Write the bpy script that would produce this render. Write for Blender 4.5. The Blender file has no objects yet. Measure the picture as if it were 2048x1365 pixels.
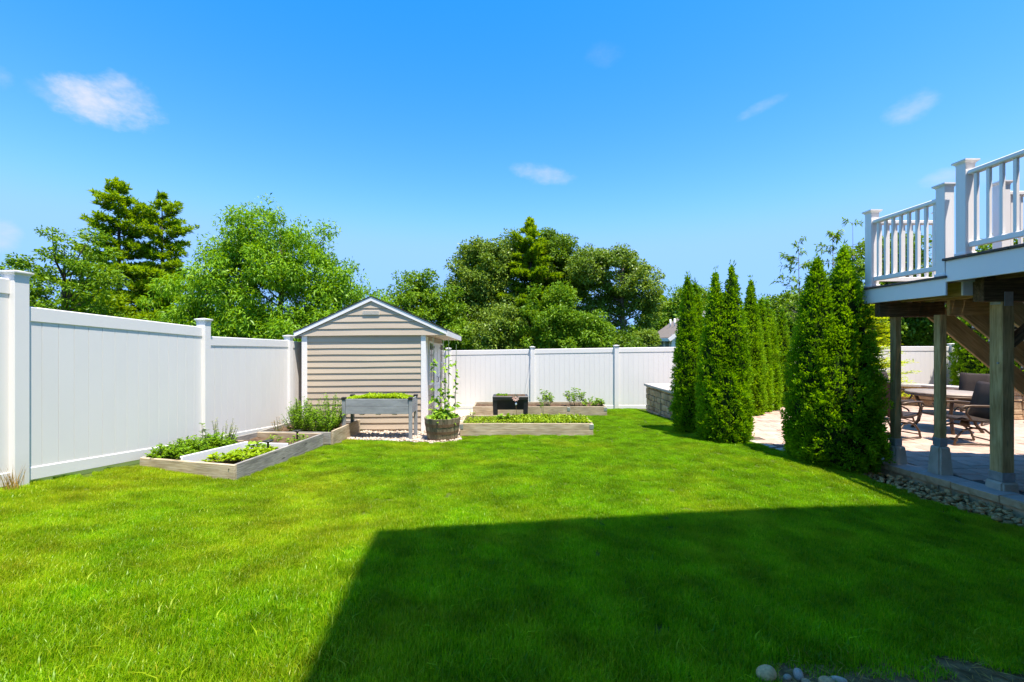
import bpy, bmesh, math, random
import numpy as np
from mathutils import Vector, Matrix, Euler

random.seed(7); RNG = np.random.default_rng(7)
C = bpy.context.scene.collection
SC = bpy.context.scene
PI = math.pi
UP = Vector((0, 0, 1))
CAMZ = 1.70                                   # patio paving is z = 0

# ------------------------------------------------------------------ camera
cam = bpy.data.objects.new('camera', bpy.data.cameras.new('camera')); C.objects.link(cam)
cam.location = (0, 0, CAMZ); cam.rotation_euler = (PI/2, 0, 0)
cam.data.sensor_width = 36.0; cam.data.lens = 15.82; cam.data.clip_end = 3000; cam.data.clip_start = 0.05
SC.camera = cam

# ------------------------------------------------------------------ sun, sky, exposure
SUN = Vector((0.215, -0.27, 1.0)).normalized()
ELEV = math.asin(SUN.z); ROT = math.atan2(SUN.x, SUN.y)
sl = bpy.data.lights.new('sun', 'SUN'); sl.energy = 4.6; sl.angle = math.radians(0.53); sl.color = (1.0, 0.92, 0.81)
so = bpy.data.objects.new('sun', sl); C.objects.link(so)
so.rotation_euler = SUN.to_track_quat('Z', 'Y').to_euler(); so.location = (6, -6, 25)

world = bpy.data.worlds.new('World'); SC.world = world; world.use_nodes = True
SKYGRADE = ((1.26, -0.30, 1.22), (.90, 0.11, 2.35), (1.04, 0.1, 4.6))     # clear, deep summer blue
def build_world():
    nt = world.node_tree; nt.nodes.clear(); N = nt.nodes.new; L = nt.links.new
    out = N('ShaderNodeOutputWorld'); bg = N('ShaderNodeBackground'); bg.inputs[1].default_value = 0.14
    sky = N('ShaderNodeTexSky'); sky.sky_type = 'NISHITA'; sky.sun_disc = False
    sky.sun_elevation = ELEV; sky.sun_rotation = ROT; sky.altitude = 50
    sky.air_density = 1.0; sky.dust_density = 0.25; sky.ozone_density = 2.5
    hs = N('ShaderNodeHueSaturation'); hs.inputs['Saturation'].default_value = 1.30; hs.inputs['Value'].default_value = 1.0
    L(sky.outputs[0], hs.inputs['Color'])
    sr = N('ShaderNodeSeparateColor'); L(hs.outputs[0], sr.inputs[0]); cr = N('ShaderNodeCombineColor')
    for i, (a, b, top) in enumerate(SKYGRADE):
        q = N('ShaderNodeMath'); q.operation = 'MULTIPLY_ADD'; L(sr.outputs[i], q.inputs[0]); q.inputs[1].default_value = a; q.inputs[2].default_value = b
        q2 = N('ShaderNodeMath'); q2.operation = 'MAXIMUM'; L(q.outputs[0], q2.inputs[0]); q2.inputs[1].default_value = 0.02
        q3 = N('ShaderNodeMath'); q3.operation = 'SMOOTH_MIN'; q3.inputs[1].default_value = top; q3.inputs[2].default_value = .5; L(q2.outputs[0], q3.inputs[0]); L(q3.outputs[0], cr.inputs[i])
    # fair-weather clouds: soft ellipses of sky direction broken up by noise
    tc = N('ShaderNodeTexCoord'); sep = N('ShaderNodeSeparateXYZ'); L(tc.outputs['Generated'], sep.inputs[0])
    def M(op, a, b=None, clamp=False):
        n = N('ShaderNodeMath'); n.operation = op; n.use_clamp = clamp
        for i, v in enumerate((a, b)):
            if v is None: continue
            if isinstance(v, (int, float)): n.inputs[i].default_value = v
            else: L(v, n.inputs[i])
        return n.outputs[0]
    az = M('ARCTAN2', sep.outputs[0], sep.outputs[1])
    el = M('ARCSINE', sep.outputs[2])
    cb = N('ShaderNodeCombineXYZ'); L(az, cb.inputs[0]); L(el, cb.inputs[1])
    nz = N('ShaderNodeTexNoise'); nz.inputs['Scale'].default_value = 15; nz.inputs['Detail'].default_value = 8; nz.inputs['Roughness'].default_value = 0.64
    mp = N('ShaderNodeMapping'); mp.inputs['Scale'].default_value = (1, 1.7, 1); L(cb.outputs[0], mp.inputs[0]); L(mp.outputs[0], nz.inputs[0])
    n0 = M('SUBTRACT', nz.outputs[0], 0.5)
    tot = None
    #       px   py   half-w half-h tilt  weight
    for px, py, hw, hh, tilt, wt in ((200, 208, 120, 42, -0.03, 1.35), (245, 188, 70, 36, 0, 1.1), (110, 193, 70, 20, -.2, .5), (5, 155, 30, 24, 0, .55),
                                     (1085, 348, 62, 20, -0.15, .62), (1820, 216, 62, 28, 0.1, .55), (1515, 218, 62, 12, 0.26, .36),
                                     (1880, 355, 50, 16, 0.1, .5), (2000, 345, 110, 35, 0, .3), (0, 470, 45, 34, 0, .6), (1215, 108, 40, 26, 0, .12)):
        d = Vector((px-1024, 900, 682-py)).normalized()
        a0, e0 = math.atan2(d.x, d.y), math.asin(d.z)
        ra = abs(math.atan2(px+hw-1024, 900) - a0); re = hh/900*math.cos(e0)*math.cos(a0)
        da, de = M('SUBTRACT', az, a0), M('SUBTRACT', el, e0)
        u = M('ADD', M('MULTIPLY', da, math.cos(tilt)/ra), M('MULTIPLY', de, math.sin(tilt)/ra))
        v = M('ADD', M('MULTIPLY', da, -math.sin(tilt)/re), M('MULTIPLY', de, math.cos(tilt)/re))
        r2 = M('ADD', M('MULTIPLY', u, u), M('MULTIPLY', v, v))
        k = M('ADD', M('SUBTRACT', .98, M('MULTIPLY', r2, .78)), M('MULTIPLY', n0, 2.5))
        k = M('MULTIPLY', k, 0.62, True); k = M('MULTIPLY', M('MULTIPLY', k, k), M('MULTIPLY', M('SUBTRACT', 3.0, M('MULTIPLY', k, 2.0)), wt))
        tot = k if tot is None else M('MAXIMUM', tot, k)
    tot = M('MULTIPLY', tot, 0.85, True)
    mix = N('ShaderNodeMix'); mix.data_type = 'RGBA'
    L(tot, mix.inputs[0]); L(cr.outputs[0], mix.inputs[6]); mix.inputs[7].default_value = (2.55, 2.75, 3.5, 1)
    L(mix.outputs[2], bg.inputs[0]); L(bg.outputs[0], out.inputs[0])
build_world()

SC.view_settings.view_transform = 'Standard'; SC.view_settings.look = 'None'; SC.view_settings.gamma = 1.0
SC.view_settings.exposure = 1.12; SC.view_settings.use_curve_mapping = False
SC.render.engine = 'CYCLES'
SC.cycles.use_denoising = True
try:
    SC.cycles.denoiser = 'OPENIMAGEDENOISE'; SC.cycles.denoising_input_passes = 'RGB_ALBEDO_NORMAL'; SC.cycles.denoising_prefilter = 'ACCURATE'
except Exception: pass
SC.cycles.max_bounces = 7; SC.cycles.diffuse_bounces = 4; SC.cycles.glossy_bounces = 3; SC.cycles.transmission_bounces = 5; SC.cycles.transparent_max_bounces = 8
SC.cycles.caustics_reflective = False; SC.cycles.caustics_refractive = False
SC.cycles.sample_clamp_indirect = 6.0

# ------------------------------------------------------------------ materials
def nodes_of(m):
    m.use_nodes = True; nt = m.node_tree; nt.nodes.clear()
    return nt, nt.nodes.new, nt.links.new
def rgb(c): return (c[0], c[1], c[2], 1)
def base_bsdf(nt, N, L, rough=0.6, spec=0.4, metal=0.0):
    out = N('ShaderNodeOutputMaterial'); b = N('ShaderNodeBsdfPrincipled')
    b.inputs['Roughness'].default_value = rough; b.inputs['Metallic'].default_value = metal
    b.inputs['Specular IOR Level'].default_value = spec
    L(b.outputs[0], out.inputs[0]); return b, out
def ramp(N, stops):
    r = N('ShaderNodeValToRGB'); e = r.color_ramp.elements
    while len(e) < len(stops): e.new(0.5)
    for i, (p, c) in enumerate(stops): e[i].position = p; e[i].color = rgb(c)
    return r
def m_surface(name, ca, cb, rough=.6, scale=6, spec=.35, bump=.15, stretch=(1, 1, 1), objrand=0.0, metal=0.0, fine=60, detail=5):
    """colour varies between two tones by noise in the object's own space; fine noise gives relief"""
    m = bpy.data.materials.new(name); nt, N, L = nodes_of(m); b, out = base_bsdf(nt, N, L, rough, spec, metal)
    tc = N('ShaderNodeTexCoord'); oi = N('ShaderNodeObjectInfo')
    mp = N('ShaderNodeMapping'); mp.inputs['Scale'].default_value = stretch
    add = N('ShaderNodeVectorMath'); add.operation = 'ADD'
    mul = N('ShaderNodeVectorMath'); mul.operation = 'SCALE'; mul.inputs['Scale'].default_value = 37.0
    cx = N('ShaderNodeCombineXYZ'); L(oi.outputs['Random'], cx.inputs[0]); L(oi.outputs['Random'], cx.inputs[1]); L(cx.outputs[0], mul.inputs[0])
    L(tc.outputs['Object'], add.inputs[0]); L(mul.outputs[0], add.inputs[1]); L(add.outputs[0], mp.inputs[0])
    nz = N('ShaderNodeTexNoise'); nz.inputs['Scale'].default_value = scale; nz.inputs['Detail'].default_value = detail; L(mp.outputs[0], nz.inputs[0])
    rp = ramp(N, ((.32, ca), (.68, cb))); L(nz.outputs[0], rp.inputs[0]); col = rp.outputs[0]
    if objrand:
        hs = N('ShaderNodeHueSaturation'); mr = N('ShaderNodeMapRange'); mr.inputs[3].default_value = 1-objrand; mr.inputs[4].default_value = 1+objrand
        L(oi.outputs['Random'], mr.inputs[0]); L(mr.outputs[0], hs.inputs['Value']); L(col, hs.inputs['Color']); col = hs.outputs[0]
    L(col, b.inputs['Base Color'])
    if bump:
        n2 = N('ShaderNodeTexNoise'); n2.inputs['Scale'].default_value = fine; n2.inputs['Detail'].default_value = 4; L(mp.outputs[0], n2.inputs[0])
        bp = N('ShaderNodeBump'); bp.inputs['Strength'].default_value = bump; bp.inputs['Distance'].default_value = .01
        L(n2.outputs[0], bp.inputs['Height']); L(bp.outputs[0], b.inputs['Normal'])
    return m
def m_wood(name, ca, cb, cc, rough=.75, grain=9, bump=.25, objrand=.12, knots=True):
    """timber: grain runs along the object's local X"""
    m = bpy.data.materials.new(name); nt, N, L = nodes_of(m); b, out = base_bsdf(nt, N, L, rough, .2)
    tc = N('ShaderNodeTexCoord'); oi = N('ShaderNodeObjectInfo')
    cx = N('ShaderNodeCombineXYZ'); L(oi.outputs['Random'], cx.inputs[0]); L(oi.outputs['Random'], cx.inputs[2])
    mul = N('ShaderNodeVectorMath'); mul.operation = 'SCALE'; mul.inputs['Scale'].default_value = 29.0; L(cx.outputs[0], mul.inputs[0])
    add = N('ShaderNodeVectorMath'); add.operation = 'ADD'; L(tc.outputs['Object'], add.inputs[0]); L(mul.outputs[0], add.inputs[1])
    mp = N('ShaderNodeMapping'); mp.inputs['Scale'].default_value = (.55, 7, 7); L(add.outputs[0], mp.inputs[0])
    nz = N('ShaderNodeTexNoise'); nz.inputs['Scale'].default_value = grain; nz.inputs['Detail'].default_value = 6; nz.inputs['Distortion'].default_value = .6; L(mp.outputs[0], nz.inputs[0])
    rp = ramp(N, ((.3, ca), (.52, cb), (.75, cc))); L(nz.outputs[0], rp.inputs[0])
    mp2 = N('ShaderNodeMapping'); mp2.inputs['Scale'].default_value = (1.2, 3, 3); L(add.outputs[0], mp2.inputs[0])
    n2 = N('ShaderNodeTexNoise'); n2.inputs['Scale'].default_value = 2.2; n2.inputs['Detail'].default_value = 4; L(mp2.outputs[0], n2.inputs[0])
    mr0 = N('ShaderNodeMapRange'); mr0.inputs[1].default_value = .35; mr0.inputs[2].default_value = .7; mr0.inputs[3].default_value = .72; mr0.inputs[4].default_value = 1.12; L(n2.outputs[0], mr0.inputs[0])
    hs = N('ShaderNodeHueSaturation'); L(rp.outputs[0], hs.inputs['Color'])
    mr = N('ShaderNodeMapRange'); mr.inputs[3].default_value = 1-objrand; mr.inputs[4].default_value = 1+objrand; L(oi.outputs['Random'], mr.inputs[0])
    mm = N('ShaderNodeMath'); mm.operation = 'MULTIPLY'; L(mr.outputs[0], mm.inputs[0]); L(mr0.outputs[0], mm.inputs[1]); L(mm.outputs[0], hs.inputs['Value'])
    col = hs.outputs[0]
    if knots:
        mp3 = N('ShaderNodeMapping'); mp3.inputs['Scale'].default_value = (1.1, 4.5, 4.5); L(add.outputs[0], mp3.inputs[0])
        vo = N('ShaderNodeTexVoronoi'); vo.inputs['Scale'].default_value = 1.5; L(mp3.outputs[0], vo.inputs[0])
        mk = N('ShaderNodeMapRange'); mk.inputs[1].default_value = .05; mk.inputs[2].default_value = .11; mk.inputs[3].default_value = .75; mk.inputs[4].default_value = 0; L(vo.outputs[0], mk.inputs[0])
        mx = N('ShaderNodeMix'); mx.data_type = 'RGBA'; L(mk.outputs[0], mx.inputs[0]); L(col, mx.inputs[6]); mx.inputs[7].default_value = rgb([c*.35 for c in ca]); col = mx.outputs[2]
    L(col, b.inputs['Base Color'])
    bp = N('ShaderNodeBump'); bp.inputs['Strength'].default_value = bump; bp.inputs['Distance'].default_value = .006; L(nz.outputs[0], bp.inputs['Height']); L(bp.outputs[0], b.inputs['Normal'])
    return m
LEAFK = (1.85, 1.95, .75)
def m_leaf(name, ca, cb, cc=None, trans=.35, gloss=.12, posscale=None, pa=None):
    """foliage: each leaf takes its own tone; some light passes through"""
    m = bpy.data.materials.new(name); nt, N, L = nodes_of(m)
    out = N('ShaderNodeOutputMaterial'); ge = N('ShaderNodeNewGeometry'); gloss *= .2; cc = cc or cb
    ca, cb, cc = [[min(.6, v*k) for v, k in zip(c, LEAFK)] for c in (ca, cb, cc)]
    rp = ramp(N, ((0, ca), (.55, cb), (1, cc))); L(ge.outputs['Random Per Island'], rp.inputs[0]); col = rp.outputs[0]
    if posscale:
        nz = N('ShaderNodeTexNoise'); nz.inputs['Scale'].default_value = posscale; nz.inputs['Detail'].default_value = 3; L(ge.outputs['Position'], nz.inputs[0])
        mr = N('ShaderNodeMapRange'); mr.inputs[1].default_value = .38; mr.inputs[2].default_value = .62; L(nz.outputs[0], mr.inputs[0])
        mx = N('ShaderNodeMix'); mx.data_type = 'RGBA'; mx.blend_type = 'MULTIPLY'; L(mr.outputs[0], mx.inputs[0]); L(col, mx.inputs[6]); mx.inputs[7].default_value = rgb(pa or (.7, .8, .7)); col = mx.outputs[2]
    d = N('ShaderNodeBsdfDiffuse'); t = N('ShaderNodeBsdfTranslucent'); g = N('ShaderNodeBsdfGlossy'); g.inputs['Roughness'].default_value = .42
    L(col, d.inputs[0])
    hs = N('ShaderNodeHueSaturation'); hs.inputs['Hue'].default_value = .485; hs.inputs['Saturation'].default_value = 1.1; hs.inputs['Value'].default_value = 1.25; L(col, hs.inputs['Color']); L(hs.outputs[0], t.inputs[0])
    m1 = N('ShaderNodeMixShader'); m1.inputs[0].default_value = trans; L(d.outputs[0], m1.inputs[1]); L(t.outputs[0], m1.inputs[2])
    fr = N('ShaderNodeLayerWeight'); fr.inputs[0].default_value = .25
    mg = N('ShaderNodeMath'); mg.operation = 'MULTIPLY'; mg.inputs[1].default_value = gloss; L(fr.outputs['Facing'], mg.inputs[0])
    ma = N('ShaderNodeMath'); ma.operation = 'ADD'; ma.inputs[1].default_value = gloss*.35; L(mg.outputs[0], ma.inputs[0])
    m2 = N('ShaderNodeMixShader'); L(ma.outputs[0], m2.inputs[0]); L(m1.outputs[0], m2.inputs[1]); L(g.outputs[0], m2.inputs[2]); g.inputs[0].default_value = (.8, .85, .8, 1)
    L(m2.outputs[0], out.inputs[0]); return m
def m_grass(name):
    m = bpy.data.materials.new(name); nt, N, L = nodes_of(m)
    out = N('ShaderNodeOutputMaterial'); ge = N('ShaderNodeNewGeometry'); oi = N('ShaderNodeObjectInfo')
    rp = ramp(N, ((0, (.065, .190, .001)), (.40, (.150, .345, .001)), (.88, (.26, .46, .001)), (1, (.42, .46, .02)))); L(ge.outputs['Random Per Island'], rp.inputs[0])
    nz = N('ShaderNodeTexNoise'); nz.inputs['Scale'].default_value = .75; nz.inputs['Detail'].default_value = 5; nz.inputs['Roughness'].default_value = .62; L(ge.outputs['Position'], nz.inputs[0])
    # dry, yellower turf in patches, mostly along the fence side
    sep = N('ShaderNodeSeparateXYZ'); L(ge.outputs['Position'], sep.inputs[0])
    mrx = N('ShaderNodeMapRange'); mrx.inputs[1].default_value = -4.5; mrx.inputs[2].default_value = 1.0; mrx.inputs[3].default_value = .16; mrx.inputs[4].default_value = -.02; L(sep.outputs[0], mrx.inputs[0])
    ad = N('ShaderNodeMath'); ad.operation = 'ADD'; L(nz.outputs[0], ad.inputs[0]); L(mrx.outputs[0], ad.inputs[1])
    mr = N('ShaderNodeMapRange'); mr.inputs[1].default_value = .48; mr.inputs[2].default_value = .80; mr.inputs[4].default_value = .85; L(ad.outputs[0], mr.inputs[0])
    mx = N('ShaderNodeMix'); mx.data_type = 'RGBA'; L(mr.outputs[0], mx.inputs[0]); L(rp.outputs[0], mx.inputs[6])
    rp2 = ramp(N, ((0, (.27, .39, .002)), (.6, (.40, .44, .004)), (1, (.55, .45, .04)))); L(ge.outputs['Random Per Island'], rp2.inputs[0]); L(rp2.outputs[0], mx.inputs[7])
    n2 = N('ShaderNodeTexNoise'); n2.inputs['Scale'].default_value = 3.3; n2.inputs['Detail'].default_value = 6; L(ge.outputs['Position'], n2.inputs[0])
    mr2 = N('ShaderNodeMapRange'); mr2.inputs[1].default_value = .33; mr2.inputs[2].default_value = .67; mr2.inputs[3].default_value = .72; mr2.inputs[4].default_value = 1.28; L(n2.outputs[0], mr2.inputs[0])
    hs = N('ShaderNodeHueSaturation'); L(mx.outputs[2], hs.inputs['Color']); L(mr2.outputs[0], hs.inputs['Value'])
    d = N('ShaderNodeBsdfDiffuse'); t = N('ShaderNodeBsdfTranslucent'); g = N('ShaderNodeBsdfGlossy'); g.inputs['Roughness'].default_value = .38; g.inputs[0].default_value = (.8, .9, .6, 1)
    L(hs.outputs[0], d.inputs[0])
    h2 = N('ShaderNodeHueSaturation'); h2.inputs['Value'].default_value = 1.6; h2.inputs['Hue'].default_value = .49; L(hs.outputs[0], h2.inputs['Color']); L(h2.outputs[0], t.inputs[0])
    m1 = N('ShaderNodeMixShader'); m1.inputs[0].default_value = .45; L(d.outputs[0], m1.inputs[1]); L(t.outputs[0], m1.inputs[2])
    m2 = N('ShaderNodeMixShader'); m2.inputs[0].default_value = .018; L(m1.outputs[0], m2.inputs[1]); L(g.outputs[0], m2.inputs[2])
    L(m2.outputs[0], out.inputs[0]); return m
def m_glass(name, tint=(.02, .03, .03)):
    m = bpy.data.materials.new(name); nt, N, L = nodes_of(m); b, o = base_bsdf(nt, N, L, .06, .6); b.inputs['Base Color'].default_value = rgb(tint); return m
def m_wicker(name):
    m = bpy.data.materials.new(name); nt, N, L = nodes_of(m); b, o = base_bsdf(nt, N, L, .55, .3)
    tc = N('ShaderNodeTexCoord'); ch = N('ShaderNodeTexChecker'); ch.inputs['Scale'].default_value = 70
    ch.inputs[1].default_value = (.060, .040, .028, 1); ch.inputs[2].default_value = (.022, .015, .011, 1)
    L(tc.outputs['Object'], ch.inputs[0]); L(ch.outputs[0], b.inputs['Base Color'])
    bp = N('ShaderNodeBump'); bp.inputs['Strength'].default_value = .6; bp.inputs['Distance'].default_value = .006; L(ch.outputs[1], bp.inputs['Height']); L(bp.outputs[0], b.inputs['Normal'])
    return m

M = {}
M['vinyl'] = m_surface('white_vinyl', (.765, .74, .725), (.79, .765, .75), .38, 1.2, .4, .03, fine=14)
def add_splash(m):
    nt = m.node_tree; N = nt.nodes.new; L = nt.links.new; b = next(n for n in nt.nodes if n.type == 'BSDF_PRINCIPLED'); src = b.inputs['Base Color'].links[0].from_socket
    tc = N('ShaderNodeTexCoord'); sp = N('ShaderNodeSeparateXYZ'); L(tc.outputs['Object'], sp.inputs[0]); ge = N('ShaderNodeNewGeometry')
    mr = N('ShaderNodeMapRange'); mr.inputs[1].default_value = -.62; mr.inputs[2].default_value = -1.0; L(sp.outputs[2], mr.inputs[0])
    nz = N('ShaderNodeTexNoise'); nz.inputs['Scale'].default_value = 9; nz.inputs['Detail'].default_value = 8; nz.inputs['Roughness'].default_value = .7; L(ge.outputs['Position'], nz.inputs[0])
    mm = N('ShaderNodeMath'); mm.operation = 'MULTIPLY'; L(mr.outputs[0], mm.inputs[0]); L(nz.outputs[0], mm.inputs[1])
    m2 = N('ShaderNodeMath'); m2.operation = 'MULTIPLY'; m2.use_clamp = True; m2.inputs[1].default_value = .75; L(mm.outputs[0], m2.inputs[0])
    mx = N('ShaderNodeMix'); mx.data_type = 'RGBA'; L(m2.outputs[0], mx.inputs[0]); L(src, mx.inputs[6]); mx.inputs[7].default_value = (.46, .42, .29, 1); L(mx.outputs[2], b.inputs['Base Color'])
add_splash(M['vinyl'])
M['pvc'] = m_surface('white_pvc_trim', (.83, .795, .785), (.86, .825, .815), .45, 3, .4, .03)
M['siding'] = m_surface('tan_vinyl_siding', (.47, .385, .295), (.53, .44, .34), .55, 2.0, .3, .12, (.3, 3, 3), .03, fine=26)
M['ventcream'] = m_surface('cream_vent_plastic', (.58, .53, .46), (.64, .59, .52), .5, 4, .3, .03)
M['roof'] = m_surface('asphalt_shingle', (.05, .048, .046), (.12, .115, .11), .9, 40, .2, .5)
M['sprucegrey'] = m_wood('grey_painted_board', (.25, .265, .28), (.29, .305, .32), (.33, .345, .36), .6, 14, .12, .04, False)
M['pine'] = m_wood('weathered_pine', (.33, .245, .145), (.47, .385, .265), (.56, .49, .38), .8, 9, .35, .10)
M['greypine'] = m_wood('silvered_pine', (.20, .185, .165), (.34, .32, .285), (.45, .425, .385), .85, 9, .4, .08)
M['treated'] = m_wood('treated_timber', (.38, .23, .085), (.54, .36, .15), (.65, .47, .23), .75, 8, .25, .10)
M['newtimber'] = m_wood('pale_new_timber', (.46, .30, .12), (.62, .43, .19), (.72, .54, .29), .75, 8, .25, .08)
M['darktimber'] = m_wood('dark_beam_timber', (.09, .052, .024), (.155, .098, .048), (.23, .155, .082), .75, 8, .25, .12)  # darker brown than the other deck timber: beams, upper joists, knee brace
M['decking'] = m_surface('grey_composite_decking', (.085, .07, .062), (.125, .105, .095), .7, 8, .2, .3, (1, 8, 8))
M['concrete'] = m_surface('concrete', (.42, .36, .275), (.55, .48, .38), .85, 7, .2, .4)
M['galv'] = m_surface('galvanised_steel', (.34, .37, .39), (.46, .49, .51), .42, 18, .5, .05, metal=.55)
M['blackplastic'] = m_surface('black_plastic', (.012, .012, .013), (.022, .022, .023), .35, 5, .5, .05)
M['whiteplastic'] = m_surface('white_plastic', (.78, .78, .80), (.84, .84, .86), .4, 4, .4, .06, (.5, 6, 6))
M['soil'] = m_surface('garden_soil', (.055, .034, .021), (.16, .105, .066), .95, 14, .1, .9, fine=50)
M['mulch'] = m_surface('bare_soil_with_straw', (.10, .058, .022), (.26, .165, .075), .95, 22, .1, .9, fine=70)
M['turf'] = m_surface('turf_thatch', (.045, .085, .008), (.10, .13, .02), .95, 9, .1, .6, fine=50)
M['woodfloor'] = m_surface('rough_grass_ground', (.03, .06, .012), (.07, .10, .025), .95, .35, .1, .3)
M['capstone'] = m_surface('bluish_cap_stone', (.38, .345, .315), (.50, .455, .415), .85, 5, .2, .4, objrand=.06)
M['wallstone'] = m_surface('tumbled_wall_stone', (.32, .20, .105), (.54, .385, .235), .9, 7, .15, .9, objrand=.22, fine=30)
M['curbstone'] = m_surface('tan_split_face_stone', (.40, .265, .13), (.60, .435, .245), .9, 9, .15, .9, objrand=.10, fine=34)
M['paver'] = m_surface('pink_tan_paver', (.43, .29, .225), (.53, .375, .295), .85, 5, .2, .35, objrand=.12)
M['joint'] = m_surface('paver_joint_sand', (.10, .085, .07), (.16, .135, .11), .95, 30, .1, .4)
M['riverstone'] = m_surface('river_stone', (.36, .205, .07), (.58, .385, .17), .7, 5, .3, .15, objrand=.30)
M['gravel'] = m_surface('pale_gravel', (.36, .29, .215), (.56, .48, .39), .8, 7, .2, .3, objrand=.2)
M['oak'] = m_wood('old_oak_stave', (.14, .11, .07), (.25, .20, .135), (.36, .295, .21), .8, 8, .4, .2, False)
M['rust'] = m_surface('rusty_hoop', (.12, .07, .04), (.20, .125, .075), .75, 16, .3, .3)
M['bronze'] = m_surface('bronze_metal', (.085, .055, .034), (.13, .088, .058), .45, 8, .4, .05, metal=.3)
M['tabletop'] = m_surface('stone_look_table_top', (.27, .215, .17), (.36, .295, .24), .5, 12, .4, .1)
M['wicker'] = m_wicker('brown_wicker')
M['glass'] = m_glass('window_glass')
M['bark'] = m_surface('bark', (.055, .042, .030), (.13, .105, .08), .95, 8, .1, .8, (3, 3, .6))
M['palebark'] = m_surface('pale_bark', (.16, .13, .10), (.28, .24, .19), .95, 8, .1, .6, (3, 3, .6))
M['stake'] = m_surface('green_coated_stake', (.03, .055, .03), (.05, .08, .045), .5, 20, .3, .05)
M['stem'] = m_surface('green_stem', (.07, .11, .025), (.11, .15, .04), .7, 20, .2, .05)
M['housesiding'] = m_surface('grey_green_clapboard', (.15, .18, .17), (.18, .21, .20), .7, 2, .2, .1)
M['houseroof'] = m_surface('brown_grey_shingles', (.17, .14, .115), (.25, .21, .175), .9, 10, .1, .3)
M['pinkpetal'] = m_surface('pink_painted_tin', (.55, .33, .27), (.72, .52, .45), .5, 10, .3, .05)
M['cord'] = m_surface('white_cord', (.6, .6, .6), (.7, .7, .7), .8, 20, .1, .05)
M['boulder'] = m_surface('tan_boulder', (.26, .20, .14), (.42, .35, .27), .9, 4, .2, .7)
M['grass'] = m_grass('lawn_grass')
M['lf_bright'] = m_leaf('bright_green_leaves', (.060, .125, .012), (.095, .185, .018), (.155, .245, .030), .40, .16)
M['lf_mid'] = m_leaf('mid_green_leaves', (.060, .110, .014), (.095, .160, .020), (.150, .215, .032), .32, .12, .5)
M['lf_dark'] = m_leaf('dark_green_leaves', (.044, .080, .016), (.078, .128, .024), (.125, .180, .038), .32, .16, .5)
M['lf_grey'] = m_leaf('grey_green_leaves', (.066, .100, .026), (.105, .150, .040), (.165, .210, .065), .32, .22, .5)
M['lf_pine'] = m_leaf('pine_needles', (.085, .135, .020), (.140, .205, .026), (.205, .275, .040), .42, .10, .4)
M['lf_arb'] = m_leaf('arborvitae_sprays', (.064, .135, .010), (.110, .215, .016), (.195, .310, .028), .45, .12, 2.2, (.6, .7, .5))
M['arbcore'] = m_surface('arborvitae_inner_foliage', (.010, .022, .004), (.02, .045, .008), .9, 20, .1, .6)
M['lf_gold'] = m_leaf('yellow_green_sprays', (.16, .22, .018), (.25, .32, .025), (.36, .42, .045), .35, .08)
M['lf_herb'] = m_leaf('herb_leaves', (.055, .115, .012), (.090, .165, .018), (.15, .235, .035), .35, .12)
M['lf_lime'] = m_leaf('lime_salad_leaves', (.105, .165, .010), (.165, .235, .016), (.22, .29, .03), .38, .10)
M['lf_grn'] = m_leaf('vegetable_leaves', (.055, .105, .020), (.10, .17, .035), (.17, .25, .06), .30, .18)
M['lf_sage'] = m_leaf('grey_wispy_leaves', (.12, .13, .10), (.17, .18, .14), (.24, .25, .21), .2, .08)
M['lf_dry'] = m_leaf('dry_straw', (.15, .09, .06), (.22, .135, .09), (.28, .19, .14), .2, .05)

# ------------------------------------------------------------------ mesh helpers
def mesh_from(name, V, F, mat=None, smooth=False):
    me = bpy.data.meshes.new(name); V = np.asarray(V, np.float32)
    if isinstance(F, np.ndarray):
        k = F.shape[1]; nf = len(F)
        me.vertices.add(len(V)); me.vertices.foreach_set('co', V.ravel())
        me.loops.add(nf*k); me.loops.foreach_set('vertex_index', F.astype(np.int32).ravel())
        me.polygons.add(nf); me.polygons.foreach_set('loop_start', np.arange(0, nf*k, k, dtype=np.int32))
        me.polygons.foreach_set('loop_total', np.full(nf, k, np.int32))
        me.update(calc_edges=True); me.validate()
    else:
        me.from_pydata([tuple(map(float, v)) for v in V], [], F); me.update()
    if mat is not None: me.materials.append(M[mat] if isinstance(mat, str) else mat)
    if smooth: me.polygons.foreach_set('use_smooth', np.ones(len(me.polygons), bool))
    return me
def wm(o):
    m = o.matrix_basis.copy(); p = o.parent
    while p: m = p.matrix_basis @ m; p = p.parent
    return m
def link(name, me, parent=None, mat4=None, kind=None):
    o = bpy.data.objects.new(name, me); C.objects.link(o)
    mat4 = mat4 or Matrix.Identity(4)
    if parent is not None:
        o.parent = parent; mat4 = wm(parent).inverted() @ mat4
    o.matrix_basis = mat4
    if kind: o['kind'] = kind
    return o
def tag(o, label, cat, group=None):
    o['label'] = label; o['category'] = cat
    if group: o['group'] = group
    return o
def thing(name, label, cat, loc=(0, 0, 0), group=None):
    o = bpy.data.objects.new(name, None); C.objects.link(o); o.location = loc; o.empty_display_size = .1
    return tag(o, label, cat, group)
def struct(o): o['kind'] = 'structure'; return o
_bc = {}
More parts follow.
